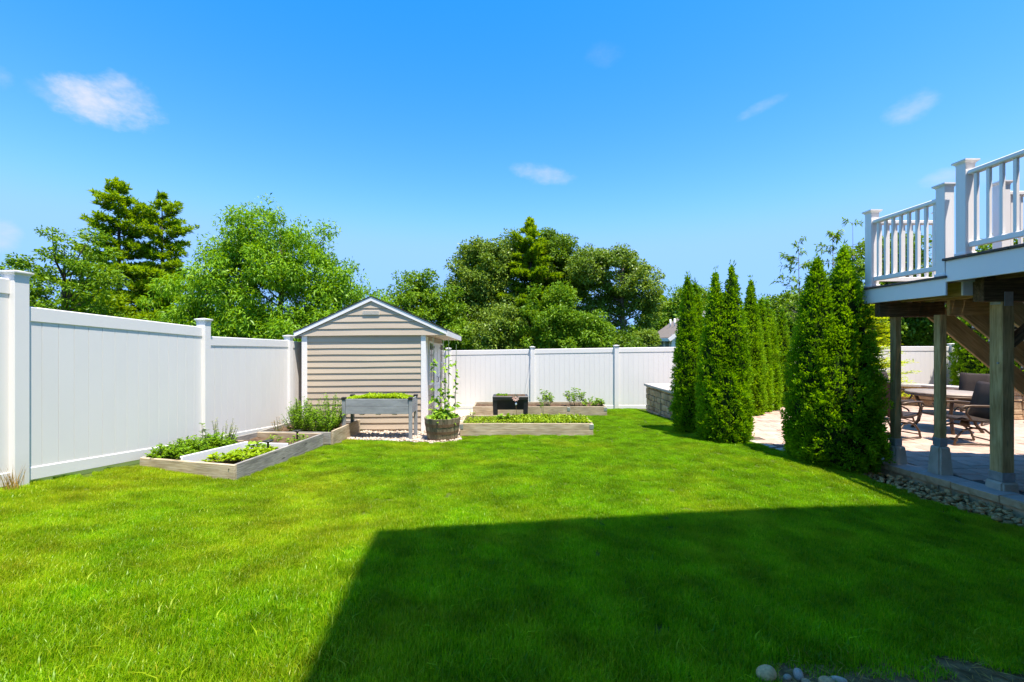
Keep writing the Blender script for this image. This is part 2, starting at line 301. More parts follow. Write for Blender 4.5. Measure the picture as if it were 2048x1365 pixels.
def box_mesh(l, w, h, mat, bev=0.0, jit=0.0, var=0):
    key = (round(l, 4), round(w, 4), round(h, 4), mat, bev, jit, var)
    if key in _bc: return _bc[key]
    bm = bmesh.new(); bmesh.ops.create_cube(bm, size=1.0)
    for v in bm.verts: v.co = Vector((v.co.x*l, v.co.y*w, v.co.z*h))
    if bev: bmesh.ops.bevel(bm, geom=list(bm.edges), offset=bev, segments=1, affect='EDGES', profile=.5)
    if jit:
        rr = random.Random(var*31+5)
        for v in bm.verts: v.co += Vector((rr.uniform(-jit, jit), rr.uniform(-jit, jit), rr.uniform(-jit, jit)))
    me = bpy.data.meshes.new('box'); bm.to_mesh(me); bm.free(); me.materials.append(M[mat]); _bc[key] = me
    return me
def box(name, c, dims, mat, parent=None, rot=(0, 0, 0), bev=0.0, jit=0.0, var=0):
    """dims in the box's own axes, c = centre in the world"""
    m4 = Matrix.Translation(c) @ Euler(rot).to_matrix().to_4x4()
    return link(name, box_mesh(*dims, mat, bev, jit, var), parent, m4)
def beam(name, p, q, w, h, mat, parent=None, up=UP, bev=0.004):
    """timber from p to q (grain along it); w across, h along up"""
    p, q = Vector(p), Vector(q); x = (q-p); l = x.length; x.normalize()
    y = Vector(up).cross(x).normalized(); z = x.cross(y)
    m4 = Matrix((x, y, z)).transposed().to_4x4(); m4.translation = (p+q)/2
    return link(name, box_mesh(l, w, h, mat, bev), parent, m4)
def tube_data(pts, radii, n=6, cap=True):
    pts = [Vector(p) for p in pts]; V = []; F = []; prev = None
    for i, p in enumerate(pts):
        t = (pts[min(i+1, len(pts)-1)]-pts[max(i-1, 0)]).normalized()
        a = t.orthogonal().normalized() if prev is None else (prev - t*prev.dot(t)).normalized()
        prev = a; b = t.cross(a); r = radii[i] if hasattr(radii, '__len__') else radii
        for k in range(n):
            th = 2*PI*k/n; V.append(p + a*(r*math.cos(th)) + b*(r*math.sin(th)))
    for i in range(len(pts)-1):
        for k in range(n):
            F.append([i*n+k, i*n+(k+1) % n, (i+1)*n+(k+1) % n, (i+1)*n+k])
    if cap: F.append(list(range(n))[::-1]); F.append([(len(pts)-1)*n+k for k in range(n)])
    return V, F
def tube(name, pts, radii, mat, parent=None, n=8):
    o0 = Vector(pts[0]); V, F = tube_data([Vector(p)-o0 for p in pts], radii, n)
    return link(name, mesh_from(name, V, F, mat, True), parent, Matrix.Translation(o0))
def merge(parts):
    V = []; F = []
    for v, f in parts:
        b = len(V); V += list(v); F += [[i+b for i in q] for q in f]
    return V, F
def lathe(name, prof, mat, parent=None, loc=(0, 0, 0), n=24, smooth=True):
    V = []; F = []
    for r, z in prof:
        for k in range(n): V.append((r*math.cos(2*PI*k/n), r*math.sin(2*PI*k/n), z))
    for i in range(len(prof)-1):
        for k in range(n): F.append([i*n+k, i*n+(k+1) % n, (i+1)*n+(k+1) % n, (i+1)*n+k])
    F.append(list(range(n))[::-1]); F.append([(len(prof)-1)*n+k for k in range(n)])
    return link(name, mesh_from(name, V, F, mat, smooth), parent, Matrix.Translation(loc))
def prism(name, poly, z0, z1, mat, parent=None):
    """vertical prism over an xy polygon (counter-clockwise); z0/z1 numbers or lists"""
    n = len(poly); zz0 = z0 if hasattr(z0, '__len__') else [z0]*n; zz1 = z1 if hasattr(z1, '__len__') else [z1]*n
    cx = sum(p[0] for p in poly)/n; cy = sum(p[1] for p in poly)/n; cz = min(zz0)
    V = [(p[0]-cx, p[1]-cy, a-cz) for p, a in zip(poly, zz0)] + [(p[0]-cx, p[1]-cy, b-cz) for p, b in zip(poly, zz1)]
    F = [list(range(n))[::-1], [n+i for i in range(n)]] + [[i, (i+1) % n, n+(i+1) % n, n+i] for i in range(n)]
    return link(name, mesh_from(name, V, F, mat), parent, Matrix.Translation((cx, cy, cz)))
def unit(a): return a/np.maximum(np.linalg.norm(a, axis=1, keepdims=True), 1e-9)
def rdir(n): return unit(RNG.normal(size=(n, 3)))
def leaf_data(P, D, Nn, Ln, Wd, bend=.15, fold=.12, mid=.45):
    """one four-cornered leaf per row: base, two shoulders, tip"""
    D = unit(D); S = unit(np.cross(D, Nn)); Nn = np.cross(S, D); Ln = np.broadcast_to(np.asarray(Ln, float).reshape(-1, 1), (len(P), 1)); Wd = np.broadcast_to(np.asarray(Wd, float).reshape(-1, 1), (len(P), 1))
    m = P + D*Ln*mid
    V = np.stack([P, m + S*Wd*.5 + Nn*Wd*fold, P + D*Ln - np.array([0, 0, 1.])*Ln*bend, m - S*Wd*.5 + Nn*Wd*fold], 1).reshape(-1, 3)
    return V, np.arange(len(P)*4).reshape(-1, 4)
def leaf_mesh(name, VF, mat, parent=None, origin=(0, 0, 0), kind='stuff'):
    V = np.concatenate([v for v, f in VF]); F = []; b = 0
    for v, f in VF: F.append(f+b); b += len(v)
    return link(name, mesh_from(name, V-np.asarray(origin), np.concatenate(F), mat), parent, Matrix.Translation(origin), kind)
def inside(poly, X, Y):
    X = np.asarray(X, float); Y = np.asarray(Y, float); r = np.zeros(X.shape, bool); n = len(poly)
    for i in range(n):
        x0, y0 = poly[i]; x1, y1 = poly[(i+1) % n]
        if y0 == y1: continue
        c = ((y0 > Y) != (y1 > Y)) & (X < (x1-x0)*(Y-y0)/(y1-y0)+x0); r ^= c
    return r

# ------------------------------------------------------------------ the ground
CP = np.array([(-4.5, -1, .82), (-4.5, 2, .60), (-4.5, 4.08, .39), (-4.5, 6.5, .14), (-4.5, 9, -.08), (-4.5, 13.2, -.30), (-3.08, 5.0, .14), (-3.1, 7.4, -.02), (-3, 8.3, -.11),
               (-1, 3.5, .23), (0, 2, .35), (0, 0, .46), (-1.6, 8.2, -.11), (0, 8.5, -.08), (1.5, 8.5, -.09), (0, 11.4, -.2), (0, 13.2, -.30), (3.6, 12.3, -.22), (3.5, 8.6, -.06), (4.05, 7.77, -.02),
               (4.28, 6.83, -.03), (4.6, 6.1, -.09), (4.75, 5.5, -.12), (4.95, 4.3, -.13), (1.35, 4.0, .13), (3, 4.8, .01), (2.4, 2.1, .20), (1, 1.9, .27), (5, 2.2, .0), (0, 6, .03), (2, 6.5, .0), (2.5, 13.2, -.30), (5, -1, .1)])
def _tps(r2): return np.where(r2 > 1e-12, .5*r2*np.log(np.maximum(r2, 1e-12)), 0)
def _fit():
    n = len(CP); X = CP[:, :2]; K = _tps(((X[:, None]-X[None])**2).sum(-1)) + .08*np.eye(n)
    Pm = np.c_[np.ones(n), X]; A = np.block([[K, Pm], [Pm.T, np.zeros((3, 3))]])
    return np.linalg.solve(A, np.r_[CP[:, 2], 0, 0, 0])
_W = _fit()
def ground(x, y):
    x = np.asarray(x, float); y = np.asarray(y, float); s = x.shape; q = np.stack([x.ravel(), y.ravel()], 1)
    r2 = ((q[:, None]-CP[None, :, :2])**2).sum(-1)
    return (_tps(r2) @ _W[:-3] + _W[-3] + q @ _W[-2:]).reshape(s)
def gz(x, y): return float(ground(np.array([x]), np.array([y]))[0])

LAWN = [(-4.43, -1), (-4.43, 5.20), (-4.33, 5.21), (-3.06, 4.95), (-3.02, 7.5), (-2.98, 8.10), (-2.4, 8.12), (-1.75, 8.0), (-1.25, 7.85), (-.92, 8.02), (-.97, 8.46), (1.58, 8.46), (1.58, 9.5), (-.25, 9.5), (-.25, 11.27),
        (2.46, 11.27), (2.46, 13.12), (3.60, 13.12), (3.60, 9.3), (3.75, 9.0), (3.95, 8.2), (4.06, 7.77), (4.26, 6.88), (4.26, 6.68), (4.56, 6.16), (4.72, 5.54), (4.71, 5.12), (4.85, 4.71), (4.94, 4.34), (5.1, 3.5),
        (5.2, 2.09), (2.5, 2.075), (1.75, 2.01), (1.13, 1.965), (.93, 1.7), (.85, -1)]
PATIO = [(5.78, 1.0), (5.75, 4.0), (5.66, 5.08), (5.50, 5.65), (5.38, 6.2), (5.20, 6.75), (4.95, 6.93), (4.34, 6.88), (4.13, 7.77), (4.16, 9.0), (4.32, 9.4), (4.32, 12.7), (15.5, 12.7), (15.5, 1.0)][::-1]

def build_ground():
    # wide sheet to the horizon
    g = np.r_[-900, -300, -120, np.arange(-60, 61, 10), 120, 300, 900].astype(float); GX, GY = np.meshgrid(g, g)
    n = len(g); V = np.stack([GX.ravel(), GY.ravel(), np.full(GX.size, -.75)], 1)
    F = np.array([[j*n+i, j*n+i+1, (j+1)*n+i+1, (j+1)*n+i] for j in range(n-1) for i in range(n-1)])
    struct(link('ground', mesh_from('ground', V, F, 'woodfloor')))
    xs = np.arange(-4.46, 6.2, .12); ys = np.arange(-3, 13.3, .12); GX, GY = np.meshgrid(xs, ys); Z = ground(GX, GY)
    inn = inside(PATIO, GX, GY); Z = np.where(inn, np.minimum(Z, -.3), Z)
    peb = (GX > 4.2) & (GY > 2.3) & (GY < 6.9) & ~inside(LAWN, GX, GY) & ~inn; Z = np.where(peb, np.minimum(Z-.04, -.16), Z)
    V = np.stack([GX.ravel(), GY.ravel(), Z.ravel()], 1); n = len(xs)
    F = np.array([[j*n+i, j*n+i+1, (j+1)*n+i+1, (j+1)*n+i] for j in range(len(ys)-1) for i in range(n-1)])
    struct(link('lawn', mesh_from('lawn', V, F, 'turf', True)))
build_ground()

def sheet(name, poly, mat, dz, step=.1):
    """a thin sheet draped on the ground inside a polygon"""
    xs = np.arange(min(p[0] for p in poly), max(p[0] for p in poly)+step, step); ys = np.arange(min(p[1] for p in poly), max(p[1] for p in poly)+step, step)
    GX, GY = np.meshgrid(xs, ys); Z = ground(GX, GY)+dz; n = len(xs); V = np.stack([GX.ravel(), GY.ravel(), Z.ravel()], 1)
    F = [[j*n+i, j*n+i+1, (j+1)*n+i+1, (j+1)*n+i] for j in range(len(ys)-1) for i in range(n-1) if inside(poly, [xs[i]+step/2], [ys[j]+step/2])[0]]
    return struct(link(name, mesh_from(name, V, np.array(F), mat, True)))
sheet('soil_strip', [(.9, 1.0), (.98, 1.75), (1.14, 2.03), (1.75, 2.07), (2.5, 2.15), (5.1, 2.17), (5.1, 1.0)], 'mulch', .015)
GRAVEL = [(-3.05, 9.3), (-3.0, 8.15), (-2.4, 8.10), (-1.75, 7.98), (-1.25, 7.82), (-.90, 8.0), (-.99, 8.5), (-1.0, 9.5), (-.2, 9.5), (-.2, 11.3), (-1.0, 13.1), (-1.75, 13.1), (-1.75, 9.3)]
sheet('gravel_bed', GRAVEL, 'gravel', .012)

# ------------------------------------------------------------------ grass (geometry-node instances of small turf patches)
def turf_patch(seed, n, size, hmin, hmax, wid):
    r = np.random.default_rng(seed)
    P = np.c_[r.uniform(-size/2, size/2, (n, 2)), np.zeros(n)]
    az = r.uniform(0, 2*PI, n); lean = np.abs(r.normal(.35, .28, n)); h = r.uniform(hmin, hmax, n)*np.where(r.random(n) < .015, 1.4, 1)
    coarse = r.random(n) < (.010 if seed == 13 else .003); h = h*np.where(coarse, 1.5, 1); lean = lean+np.where(coarse, .45, 0)
    out = np.c_[np.cos(az), np.sin(az), np.zeros(n)]; side = np.c_[-np.sin(az), np.cos(az), np.zeros(n)]; tw = r.normal(0, .5, n)[:, None]
    side = side*np.cos(tw) + out*np.sin(tw); z = np.array([0, 0, 1.])
    w = (wid*r.uniform(.7, 1.3, n)*np.where(coarse, 1.6, 1))[:, None]; h = h[:, None]; ln = lean[:, None]
    a = P - z*.01; m = P + z*h*.55 + out*h*ln*.28; t = P + z*h*np.sqrt(np.maximum(1-ln*.5, .3)) + out*h*ln*.95
    V = np.stack([a-side*w*.5, a+side*w*.5, m+side*w*.42, m-side*w*.42, t], 1).reshape(-1, 3)
    b = np.arange(n)*5
    F = np.concatenate([np.stack([b, b+1, b+2], 1), np.stack([b, b+2, b+3], 1), np.stack([b+3, b+2, b+4], 1)])
    return bpy.data.objects.new('turf_patch', mesh_from('turf_patch', V, F, 'grass'))
def build_grass():
    srcs = [turf_patch(11, 900, .24, .032, .058, .0034), turf_patch(12, 880, .24, .030, .054, .0034), turf_patch(13, 840, .24, .034, .062, .0036)]
    step = .126; xs = np.arange(-4.5, 5.3, step); ys = np.arange(.9, 13.2, step); GX, GY = np.meshgrid(xs, ys)
    X = (GX + RNG.uniform(-.06, .06, GX.shape)).ravel(); Y = (GY + RNG.uniform(-.06, .06, GY.shape)).ravel()
    k = inside(LAWN, X, Y) & (np.abs(X) < 1.25*Y+.5); X, Y = X[k], Y[k]
    ok = np.ones(len(X), bool)
    for dx, dy in ((.07, 0), (-.07, 0), (0, .07), (0, -.07)): ok &= inside(LAWN, X+dx, Y+dy)
    edge = ~ok
    Z = ground(X, Y); e = .05; nx = -(ground(X+e, Y)-ground(X-e, Y))/(2*e); ny = -(ground(X, Y+e)-ground(X, Y-e))/(2*e)
    me = bpy.data.meshes.new('grass'); me.vertices.add(len(X)); me.vertices.foreach_set('co', np.stack([X, Y, Z], 1).astype(np.float32).ravel())
    rot = np.stack([-ny, nx, RNG.uniform(0, 2*PI, len(X))], 1)
    # ZYX order: spin about z last would tilt the wrong way, so give tilt about world axes through small angles
    sp = rot[:, 2]; cs, sn = np.cos(sp), np.sin(sp); tx, ty = -ny, nx
    rot[:, 0] = tx*cs + ty*sn; rot[:, 1] = -tx*sn + ty*cs
    a = me.attributes.new('rot', 'FLOAT_VECTOR', 'POINT'); a.data.foreach_set('vector', rot.astype(np.float32).ravel())
    nz = np.sin(X*2.1+1.3)*np.sin(Y*1.7+.4)+.6*np.sin(X*5.3+Y*3.1)
    sc = (1.0+.06*nz)*RNG.uniform(.9, 1.1, len(X)); sc = np.where(edge, sc*.9, sc); sc *= np.interp(Y, [1.5, 4, 9], [1.02, .74, .60])
    a = me.attributes.new('scl', 'FLOAT', 'POINT'); a.data.foreach_set('value', sc.astype(np.float32))
    a = me.attributes.new('pick', 'INT', 'POINT'); a.data.foreach_set('value', RNG.integers(0, 3, len(X)).astype(np.int32))
    me.update()
    o = link('grass', me, kind='stuff'); tag(o, 'short mown green lawn grass with dry yellowish patches', 'grass')
    ng = bpy.data.node_groups.new('scatter_turf', 'GeometryNodeTree')
    ng.interface.new_socket('Geometry', in_out='INPUT', socket_type='NodeSocketGeometry'); ng.interface.new_socket('Geometry', in_out='OUTPUT', socket_type='NodeSocketGeometry')
    N = ng.nodes.new; L = ng.links.new; gi = N('NodeGroupInput'); go = N('NodeGroupOutput')
    m2p = N('GeometryNodeMeshToPoints'); L(gi.outputs[0], m2p.inputs[0])
    iop = N('GeometryNodeInstanceOnPoints'); L(m2p.outputs[0], iop.inputs['Points'])
    jn = N('GeometryNodeJoinGeometry')
    for s in srcs:
        oi = N('GeometryNodeObjectInfo'); oi.inputs[0].default_value = s; oi.inputs['As Instance'].default_value = True; L(oi.outputs['Geometry'], jn.inputs[0])
    L(jn.outputs[0], iop.inputs['Instance']); iop.inputs['Pick Instance'].default_value = True
    def attr(nm, dt):
        n = N('GeometryNodeInputNamedAttribute'); n.data_type = dt; n.inputs[0].default_value = nm; return n.outputs['Attribute']
    L(attr('pick', 'INT'), iop.inputs['Instance Index'])
    e2r = N('FunctionNodeEulerToRotation'); L(attr('rot', 'FLOAT_VECTOR'), e2r.inputs[0]); L(e2r.outputs[0], iop.inputs['Rotation'])
    L(attr('scl', 'FLOAT'), iop.inputs['Scale']); L(iop.outputs[0], go.inputs[0])
    md = o.modifiers.new('scatter', 'NODES'); md.node_group = ng
build_grass()

def dry_bits():
    n = 1100; X = RNG.uniform(.95, 3.2, n); Y = RNG.uniform(1.5, 2.08, n); k = inside([(.95, 1.2), (1.0, 1.78), (1.14, 2.03), (1.75, 2.1), (3.2, 2.17), (3.2, 1.2)], X, Y); X, Y = X[k], Y[k]; n = len(X)
    P = np.stack([X, Y, ground(X, Y)+.02], 1); D = RNG.normal(size=(n, 3)); D[:, 2] = np.abs(D[:, 2])*.25
    o = leaf_mesh('dry_grass_clippings', [leaf_data(P, D, rdir(n)*.3+np.array([0, 0, 1.]), RNG.uniform(.03, .08, n), .004, .05)], 'lf_dry'); tag(o, 'dry straw and clippings lying on the bare soil strip', 'clippings')
dry_bits()

# ------------------------------------------------------------------ stones
def stone_mesh(name, seed, mat, sub=2, squash=(1, .8, .55), rough=.12):
    bm = bmesh.new(); bmesh.ops.create_icosphere(bm, subdivisions=sub, radius=.5); rr = random.Random(seed); d = [Vector((rr.gauss(0, 1), rr.gauss(0, 1), rr.gauss(0, 1))).normalized() for _ in range(6)]; am = [rr.uniform(-rough, rough) for _ in d]
    for v in bm.verts:
        u = v.co.normalized(); f = 1+sum(a*math.cos(3*u.dot(q)) for a, q in zip(am, d)); v.co = Vector((u.x*squash[0], u.y*squash[1], u.z*squash[2]))*.5*f
    me = bpy.data.meshes.new(name); bm.to_mesh(me); bm.free(); me.materials.append(M[mat]); me.polygons.foreach_set('use_smooth', np.ones(len(me.polygons), bool)); return me
def river_strip():
    edge = [(4.20, 6.82), (4.27, 6.66), (4.56, 6.16), (4.72, 5.54), (4.71, 5.12), (4.85, 4.71), (4.94, 4.34), (5.1, 3.5), (5.2, 2.6)]
    inner = [(5.35, 2.6), (5.5, 3.4), (5.36, 4.5), (5.20, 5.65), (5.10, 6.30), (4.93, 6.78), (4.6, 6.85)]
    poly = edge + inner
    bed = struct(link('river_stone_strip', mesh_from('s', [(p[0], p[1], -.16) for p in poly], [list(range(len(poly)))[::-1]], 'mulch')))
    kinds = [stone_mesh('stone', 40+i, 'riverstone', 2, (1, random.uniform(.65, .9), random.uniform(.45, .62))) for i in range(7)]
    pts = []; tries = 0
    while len(pts) < 900 and tries < 9000:
        tries += 1; x, y = random.uniform(4.2, 5.5), random.uniform(2.7, 6.9)
        if not inside(poly, [x], [y])[0]: continue
        s = random.choice((.042, .05, .055, .065, .075, .09)); lay = 1 if len(pts) > 480 else 0
        if any((x-a)**2+(y-b)**2 < (.40*(s+c))**2 and l == lay for a, b, c, l in pts): continue
        pts.append((x, y, s, lay))
    def m4(x, y, s, lay): return Matrix.Translation((x, y, -.155+s*.22+lay*.035)) @ Euler((random.uniform(-.3, .3), random.uniform(-.3, .3), random.uniform(0, 6.28))).to_matrix().to_4x4() @ Matrix.Scale(s, 4)
    vis = sorted(pts, key=lambda p: -(p[2]/p[1]*(1 if (p[0]) < 1.14*p[1] else .2)))
    for x, y, s, lay in vis[:300]: link('stone', random.choice(kinds), bed, m4(x, y, s, lay))
    joined(kinds, [m4(*p) for p in vis[300:]], 'stone_fill', bed)
    sm = M['riverstone']
def joined(kinds, mats, name, parent=None):
    V = []; F = []; b = 0; co = [(np.array([v.co[:] for v in k.vertices]), np.array([p.vertices[:] for p in k.polygons])) for k in kinds]
    for m4 in mats:
        v, f = co[random.randrange(len(co))]; A = np.array(m4); V.append(v @ A[:3, :3].T + A[:3, 3]); F.append(f+b); b += len(v)
    o = link(name, mesh_from(name, np.concatenate(V), np.concatenate(F), kinds[0].materials[0], True), parent, None, 'stuff'); return o
river_strip()
def shed_gravel():
    kinds = [stone_mesh('pebble', 80+i, 'gravelisle', 1 if i else 2, (1, random.uniform(.7, .9), random.uniform(.5, .7)), .15) for i in range(5)]
    mats = []
    for _ in range(5200):
        x, y = random.uniform(-3.05, -.2), random.uniform(7.82, 11.3)
        if y > 9.3 and random.random() > .25: continue
        if not inside(GRAVEL, [x], [y])[0]: continue
        if (x+1.27)**2+(y-8.22)**2 < .07: continue
        s = random.uniform(.03, .065); mats.append(Matrix.Translation((x, y, gz(x, y)+.012+s*.2)) @ Euler((random.uniform(-.5, .5), random.uniform(-.5, .5), random.uniform(0, 6.28))).to_matrix().to_4x4() @ Matrix.Scale(s, 4))
    tag(joined(kinds, mats, 'gravel'), 'pale tan gravel stones spread in front of the shed', 'gravel')
def m_isle(name, cols, rough=.8):
    m = bpy.data.materials.new(name); nt, N, L = nodes_of(m); b, o = base_bsdf(nt, N, L, rough, .25); ge = N('ShaderNodeNewGeometry')
    n = len(cols); r = ramp(N, [(i/(n-1), c) for i, c in enumerate(cols)]); L(ge.outputs['Random Per Island'], r.inputs[0])
    nz = N('ShaderNodeTexNoise'); nz.inputs['Scale'].default_value = 35; L(ge.outputs['Position'], nz.inputs[0]); mr = N('ShaderNodeMapRange'); mr.inputs[3].default_value = .7; mr.inputs[4].default_value = 1.25; L(nz.outputs[0], mr.inputs[0])
    hs = N('ShaderNodeHueSaturation'); L(r.outputs[0], hs.inputs['Color']); L(mr.outputs[0], hs.inputs['Value']); L(hs.outputs[0], b.inputs['Base Color']); return m
M['gravelisle'] = m_isle('pale_mixed_gravel', ((.30, .23, .17), (.52, .43, .34), (.60, .53, .45), (.44, .33, .24), (.38, .35, .32)))
M['paverfill'] = m_isle('pink_tan_paver_fill', ((.42, .28, .215), (.49, .34, .265), (.54, .385, .30), (.45, .315, .25)), .85)
shed_gravel()
def loose_stones():
    G = 'stones lying on the bare soil'
    for i, (x, y, s, sq, col, lab) in enumerate(((1.065, 1.885, .080, (1, .8, .80), (.50, .34, .15), 'rounded yellow tan stone on bare soil, the largest of its cluster'),
            (1.16, 1.895, .036, (1, .8, .6), (.32, .25, .17), 'tiny grey stone wedged beside the big yellow tan stone'),
            (1.215, 1.91, .058, (1, .7, .6), (.36, .29, .22), 'dull grey stone on bare soil behind two brown pebbles'),
            (1.215, 1.855, .052, (1, .8, .6), (.33, .21, .11), 'small brown stone in front of the dull grey one'),
            (1.30, 1.855, .066, (1, .8, .7), (.42, .27, .12), 'ochre brown domed stone beside the flat pale sliver'),
            (1.365, 1.885, .075, (1, .42, .4), (.40, .32, .23), 'flat pale grey sliver of stone leaning on bare soil'))):
        M['st%d' % i] = m_surface('loose_stone_%d' % i, [c*.8 for c in col], [c*1.25 for c in col], .6, 7, .3, .15)
        o = link('river_stone', stone_mesh('river_stone', 200+i, 'st%d' % i, 3, sq, .07), None, Matrix.Translation((x, y, gz(x, y)+.012+s*sq[2]*.42)) @ Euler((0, .1*i-.2, .5*i)).to_matrix().to_4x4() @ Matrix.Scale(s, 4))
        tag(o, lab, 'stone', G)
loose_stones()

# ------------------------------------------------------------------ patio
def build_patio():
    base = struct(prism('patio', PATIO, -.30, -.014, 'joint'))
    rows = []; y = 4.0; r = random.Random(3); cells = []
    while y < 12.6:
        d = r.choice((.16, .24, .24)); x = 4.0+r.uniform(0, .2)
        while x < 15.4:
            w = r.choice((.16, .24, .32, .32)); cells.append((x+w/2, y+d/2, w, d)); x += w
        y += d
    cells = [c for c in cells if inside(PATIO, [c[0]], [c[1]])[0] and inside(PATIO, [c[0]-c[2]/2+.03], [c[1]])[0] and inside(PATIO, [c[0]], [c[1]-c[3]/2+.03])[0]]
    def seen(c):
        x, y, w, d = c; px = 1024+900*x/y
        if px > 2060 or px < 1480: return -1
        if 1575 < px < 1770 and y > 6.6 and px-1575 > 15: return -1
        return w*d/y**3
    cells.sort(key=lambda c: -seen(c))
    for i, (x, y, w, d) in enumerate(cells[:300]):
        box('paver', (x, y, -.022+r.uniform(-.002, .002)), (w-.008, d-.008, .04), 'paver', base, bev=.004)
    km = [box_mesh(w-.008, d-.008, .04, 'paverfill') for w in (.16, .24, .32) for d in (.16, .24)]
    V = []; F = []; b = 0; cube = np.array([(-1, -1, -1), (1, -1, -1), (1, 1, -1), (-1, 1, -1), (-1, -1, 1), (1, -1, 1), (1, 1, 1), (-1, 1, 1)])*.5
    q = np.array([(4, 5, 6, 7), (0, 1, 5, 4), (1, 2, 6, 5), (2, 3, 7, 6), (3, 0, 4, 7)])
    for x, y, w, d in cells[300:]:
        V.append(cube*np.array([w-.008, d-.008, .04])+np.array([x, y, -.022+r.uniform(-.002, .002)])); F.append(q+b); b += 8
    link('paver_fill', mesh_from('paver_fill', np.concatenate(V), np.concatenate(F), 'paverfill'), base, None, 'stuff')
    # soldier course on the lawn side
    pts = [(4.34, 6.88), (4.13, 7.77), (4.16, 8.9)]
    for (x0, y0), (x1, y1) in zip(pts, pts[1:]):
        n = max(1, int(math.hypot(x1-x0, y1-y0)/.23)); a = math.atan2(y1-y0, x1-x0)
        for i in range(n):
            t = (i+.5)/n; box('edging_stone', (x0+(x1-x0)*t-.06, y0+(y1-y0)*t, -.045), (.222, .12, .10), 'capstone', base, (0, 0, a), .006)
    return base
build_patio()

def polyline(pts, step):
    out = []; carry = 0
    P = [Vector((p[0], p[1], 0)) for p in pts]; tot = sum((b-a).length for a, b in zip(P, P[1:])); n = max(1, round(tot/step)); L = tot/n
    def at(s):
        for a, b in zip(P, P[1:]):
            l = (b-a).length
            if s <= l+1e-6: return a+(b-a)*(s/l)
            s -= l
        return P[-1]
    return [(at(i*L), at((i+1)*L)) for i in range(n)]
def curb_wall():
    w = thing('retaining_curb', 'low tan split face stone curb with grey cap along the patio', 'stone curb', (5.2, 5.0, -.2))
    outer = [(4.95, 6.80), (5.12, 6.35), (5.22, 5.70), (5.34, 4.79), (5.44, 4.0), (5.5, 3.0)]
    for i, (a, b) in enumerate(polyline(outer, .46)):
        d = (b-a).normalized(); nrm = Vector((-d.y, d.x, 0)); nrm = nrm if nrm.x > 0 else -nrm; c = (a+b)/2
        m4 = Matrix((d, d.cross(UP)*-1, UP)).transposed().to_4x4(); m4.translation = Vector((c.x, c.y, -.032))+nrm*.15
        link('cap_stone', box_mesh((b-a).length-.006, .30, .085, 'curbcap', .006, .004, i % 5), w, m4)
    for i, (a, b) in enumerate(polyline(outer, .31)):
        d = (b-a).normalized(); nrm = Vector((-d.y, d.x, 0)); nrm = nrm if nrm.x > 0 else -nrm; c = (a+b)/2
        m4 = Matrix((d, d.cross(UP)*-1, UP)).transposed().to_4x4(); m4.translation = Vector((c.x, c.y, -.150))+nrm*.15
        link('wall_stone', box_mesh((b-a).length-.006, .23, .148, 'curbstone', .008, .006, i % 5), w, m4)
def m_capstone():
    # grey-blue honed top, tan rock-faced sides: the stone's two finishes follow its own local up axis
    m = bpy.data.materials.new('curb_cap_stone'); nt, N, L = nodes_of(m); b, o = base_bsdf(nt, N, L, .85, .2)
    tc = N('ShaderNodeTexCoord'); oi = N('ShaderNodeObjectInfo'); sp = N('ShaderNodeSeparateXYZ'); L(tc.outputs['Normal'], sp.inputs[0])
    nz = N('ShaderNodeTexNoise'); nz.inputs['Scale'].default_value = 14; nz.inputs['Detail'].default_value = 6; L(tc.outputs['Object'], nz.inputs[0])
    ra = ramp(N, ((.3, (.41, .27, .13)), (.7, (.62, .44, .25)))); rb = ramp(N, ((.3, (.42, .36, .315)), (.7, (.54, .47, .415)))); L(nz.outputs[0], ra.inputs[0]); L(nz.outputs[0], rb.inputs[0])
    gt = N('ShaderNodeMath'); gt.operation = 'GREATER_THAN'; gt.inputs[1].default_value = .6; L(sp.outputs[2], gt.inputs[0])
    mx = N('ShaderNodeMix'); mx.data_type = 'RGBA'; L(gt.outputs[0], mx.inputs[0]); L(ra.outputs[0], mx.inputs[6]); L(rb.outputs[0], mx.inputs[7]); L(mx.outputs[2], b.inputs['Base Color'])
    bp = N('ShaderNodeBump'); bp.inputs['Strength'].default_value = .8; bp.inputs['Distance'].default_value = .012; L(nz.outputs[0], bp.inputs['Height']); L(bp.outputs[0], b.inputs['Normal']); return m
M['curbcap'] = m_capstone()
curb_wall()

def block_wall(name, label, cat, pts, zb, zt, thick, capmat, side=-1, capw=.06, step=.22, course=.125, capt=.06):
    """dry-laid stone wall along a polyline with separate stones and cap slabs"""
    w = thing(name, label, cat, (pts[0][0], pts[0][1], zb)); r = random.Random(len(pts)*7+int(zt*100))
    z = zb; row = 0; ztop = zt-capt
    while z < ztop-.02:
        h = min(course*r.choice((.8, 1, 1.25)), ztop-z); h = ztop-z if ztop-z-h < .04 else h
        segs = polyline(pts, step*r.uniform(.85, 1.15))
        for i, (a, b) in enumerate(segs):
            d = (b-a).normalized(); nrm = Vector((-d.y, d.x, 0))*side; c = (a+b)/2
            m4 = Matrix((d, UP.cross(d), UP)).transposed().to_4x4(); m4.translation = Vector((c.x, c.y, z+h/2)) - nrm*(thick/2) + nrm*r.uniform(-.012, .012)
            link('stone', box_mesh(round((b-a).length-.008, 2), thick, round(h-.008, 3), 'wallstone', .010, .006, i % 4), w, m4)
        z += h; row += 1
    for i, (a, b) in enumerate(polyline(pts, .62)):
        d = (b-a).normalized(); nrm = Vector((-d.y, d.x, 0))*side; c = (a+b)/2
        m4 = Matrix((d, UP.cross(d), UP)).transposed().to_4x4(); m4.translation = Vector((c.x, c.y, zt-capt/2)) - nrm*(thick/2)
        link('cap_stone', box_mesh(round((b-a).length-.004, 3), thick+2*capw, capt, capmat, .006, .003, i % 3), w, m4)
    return w
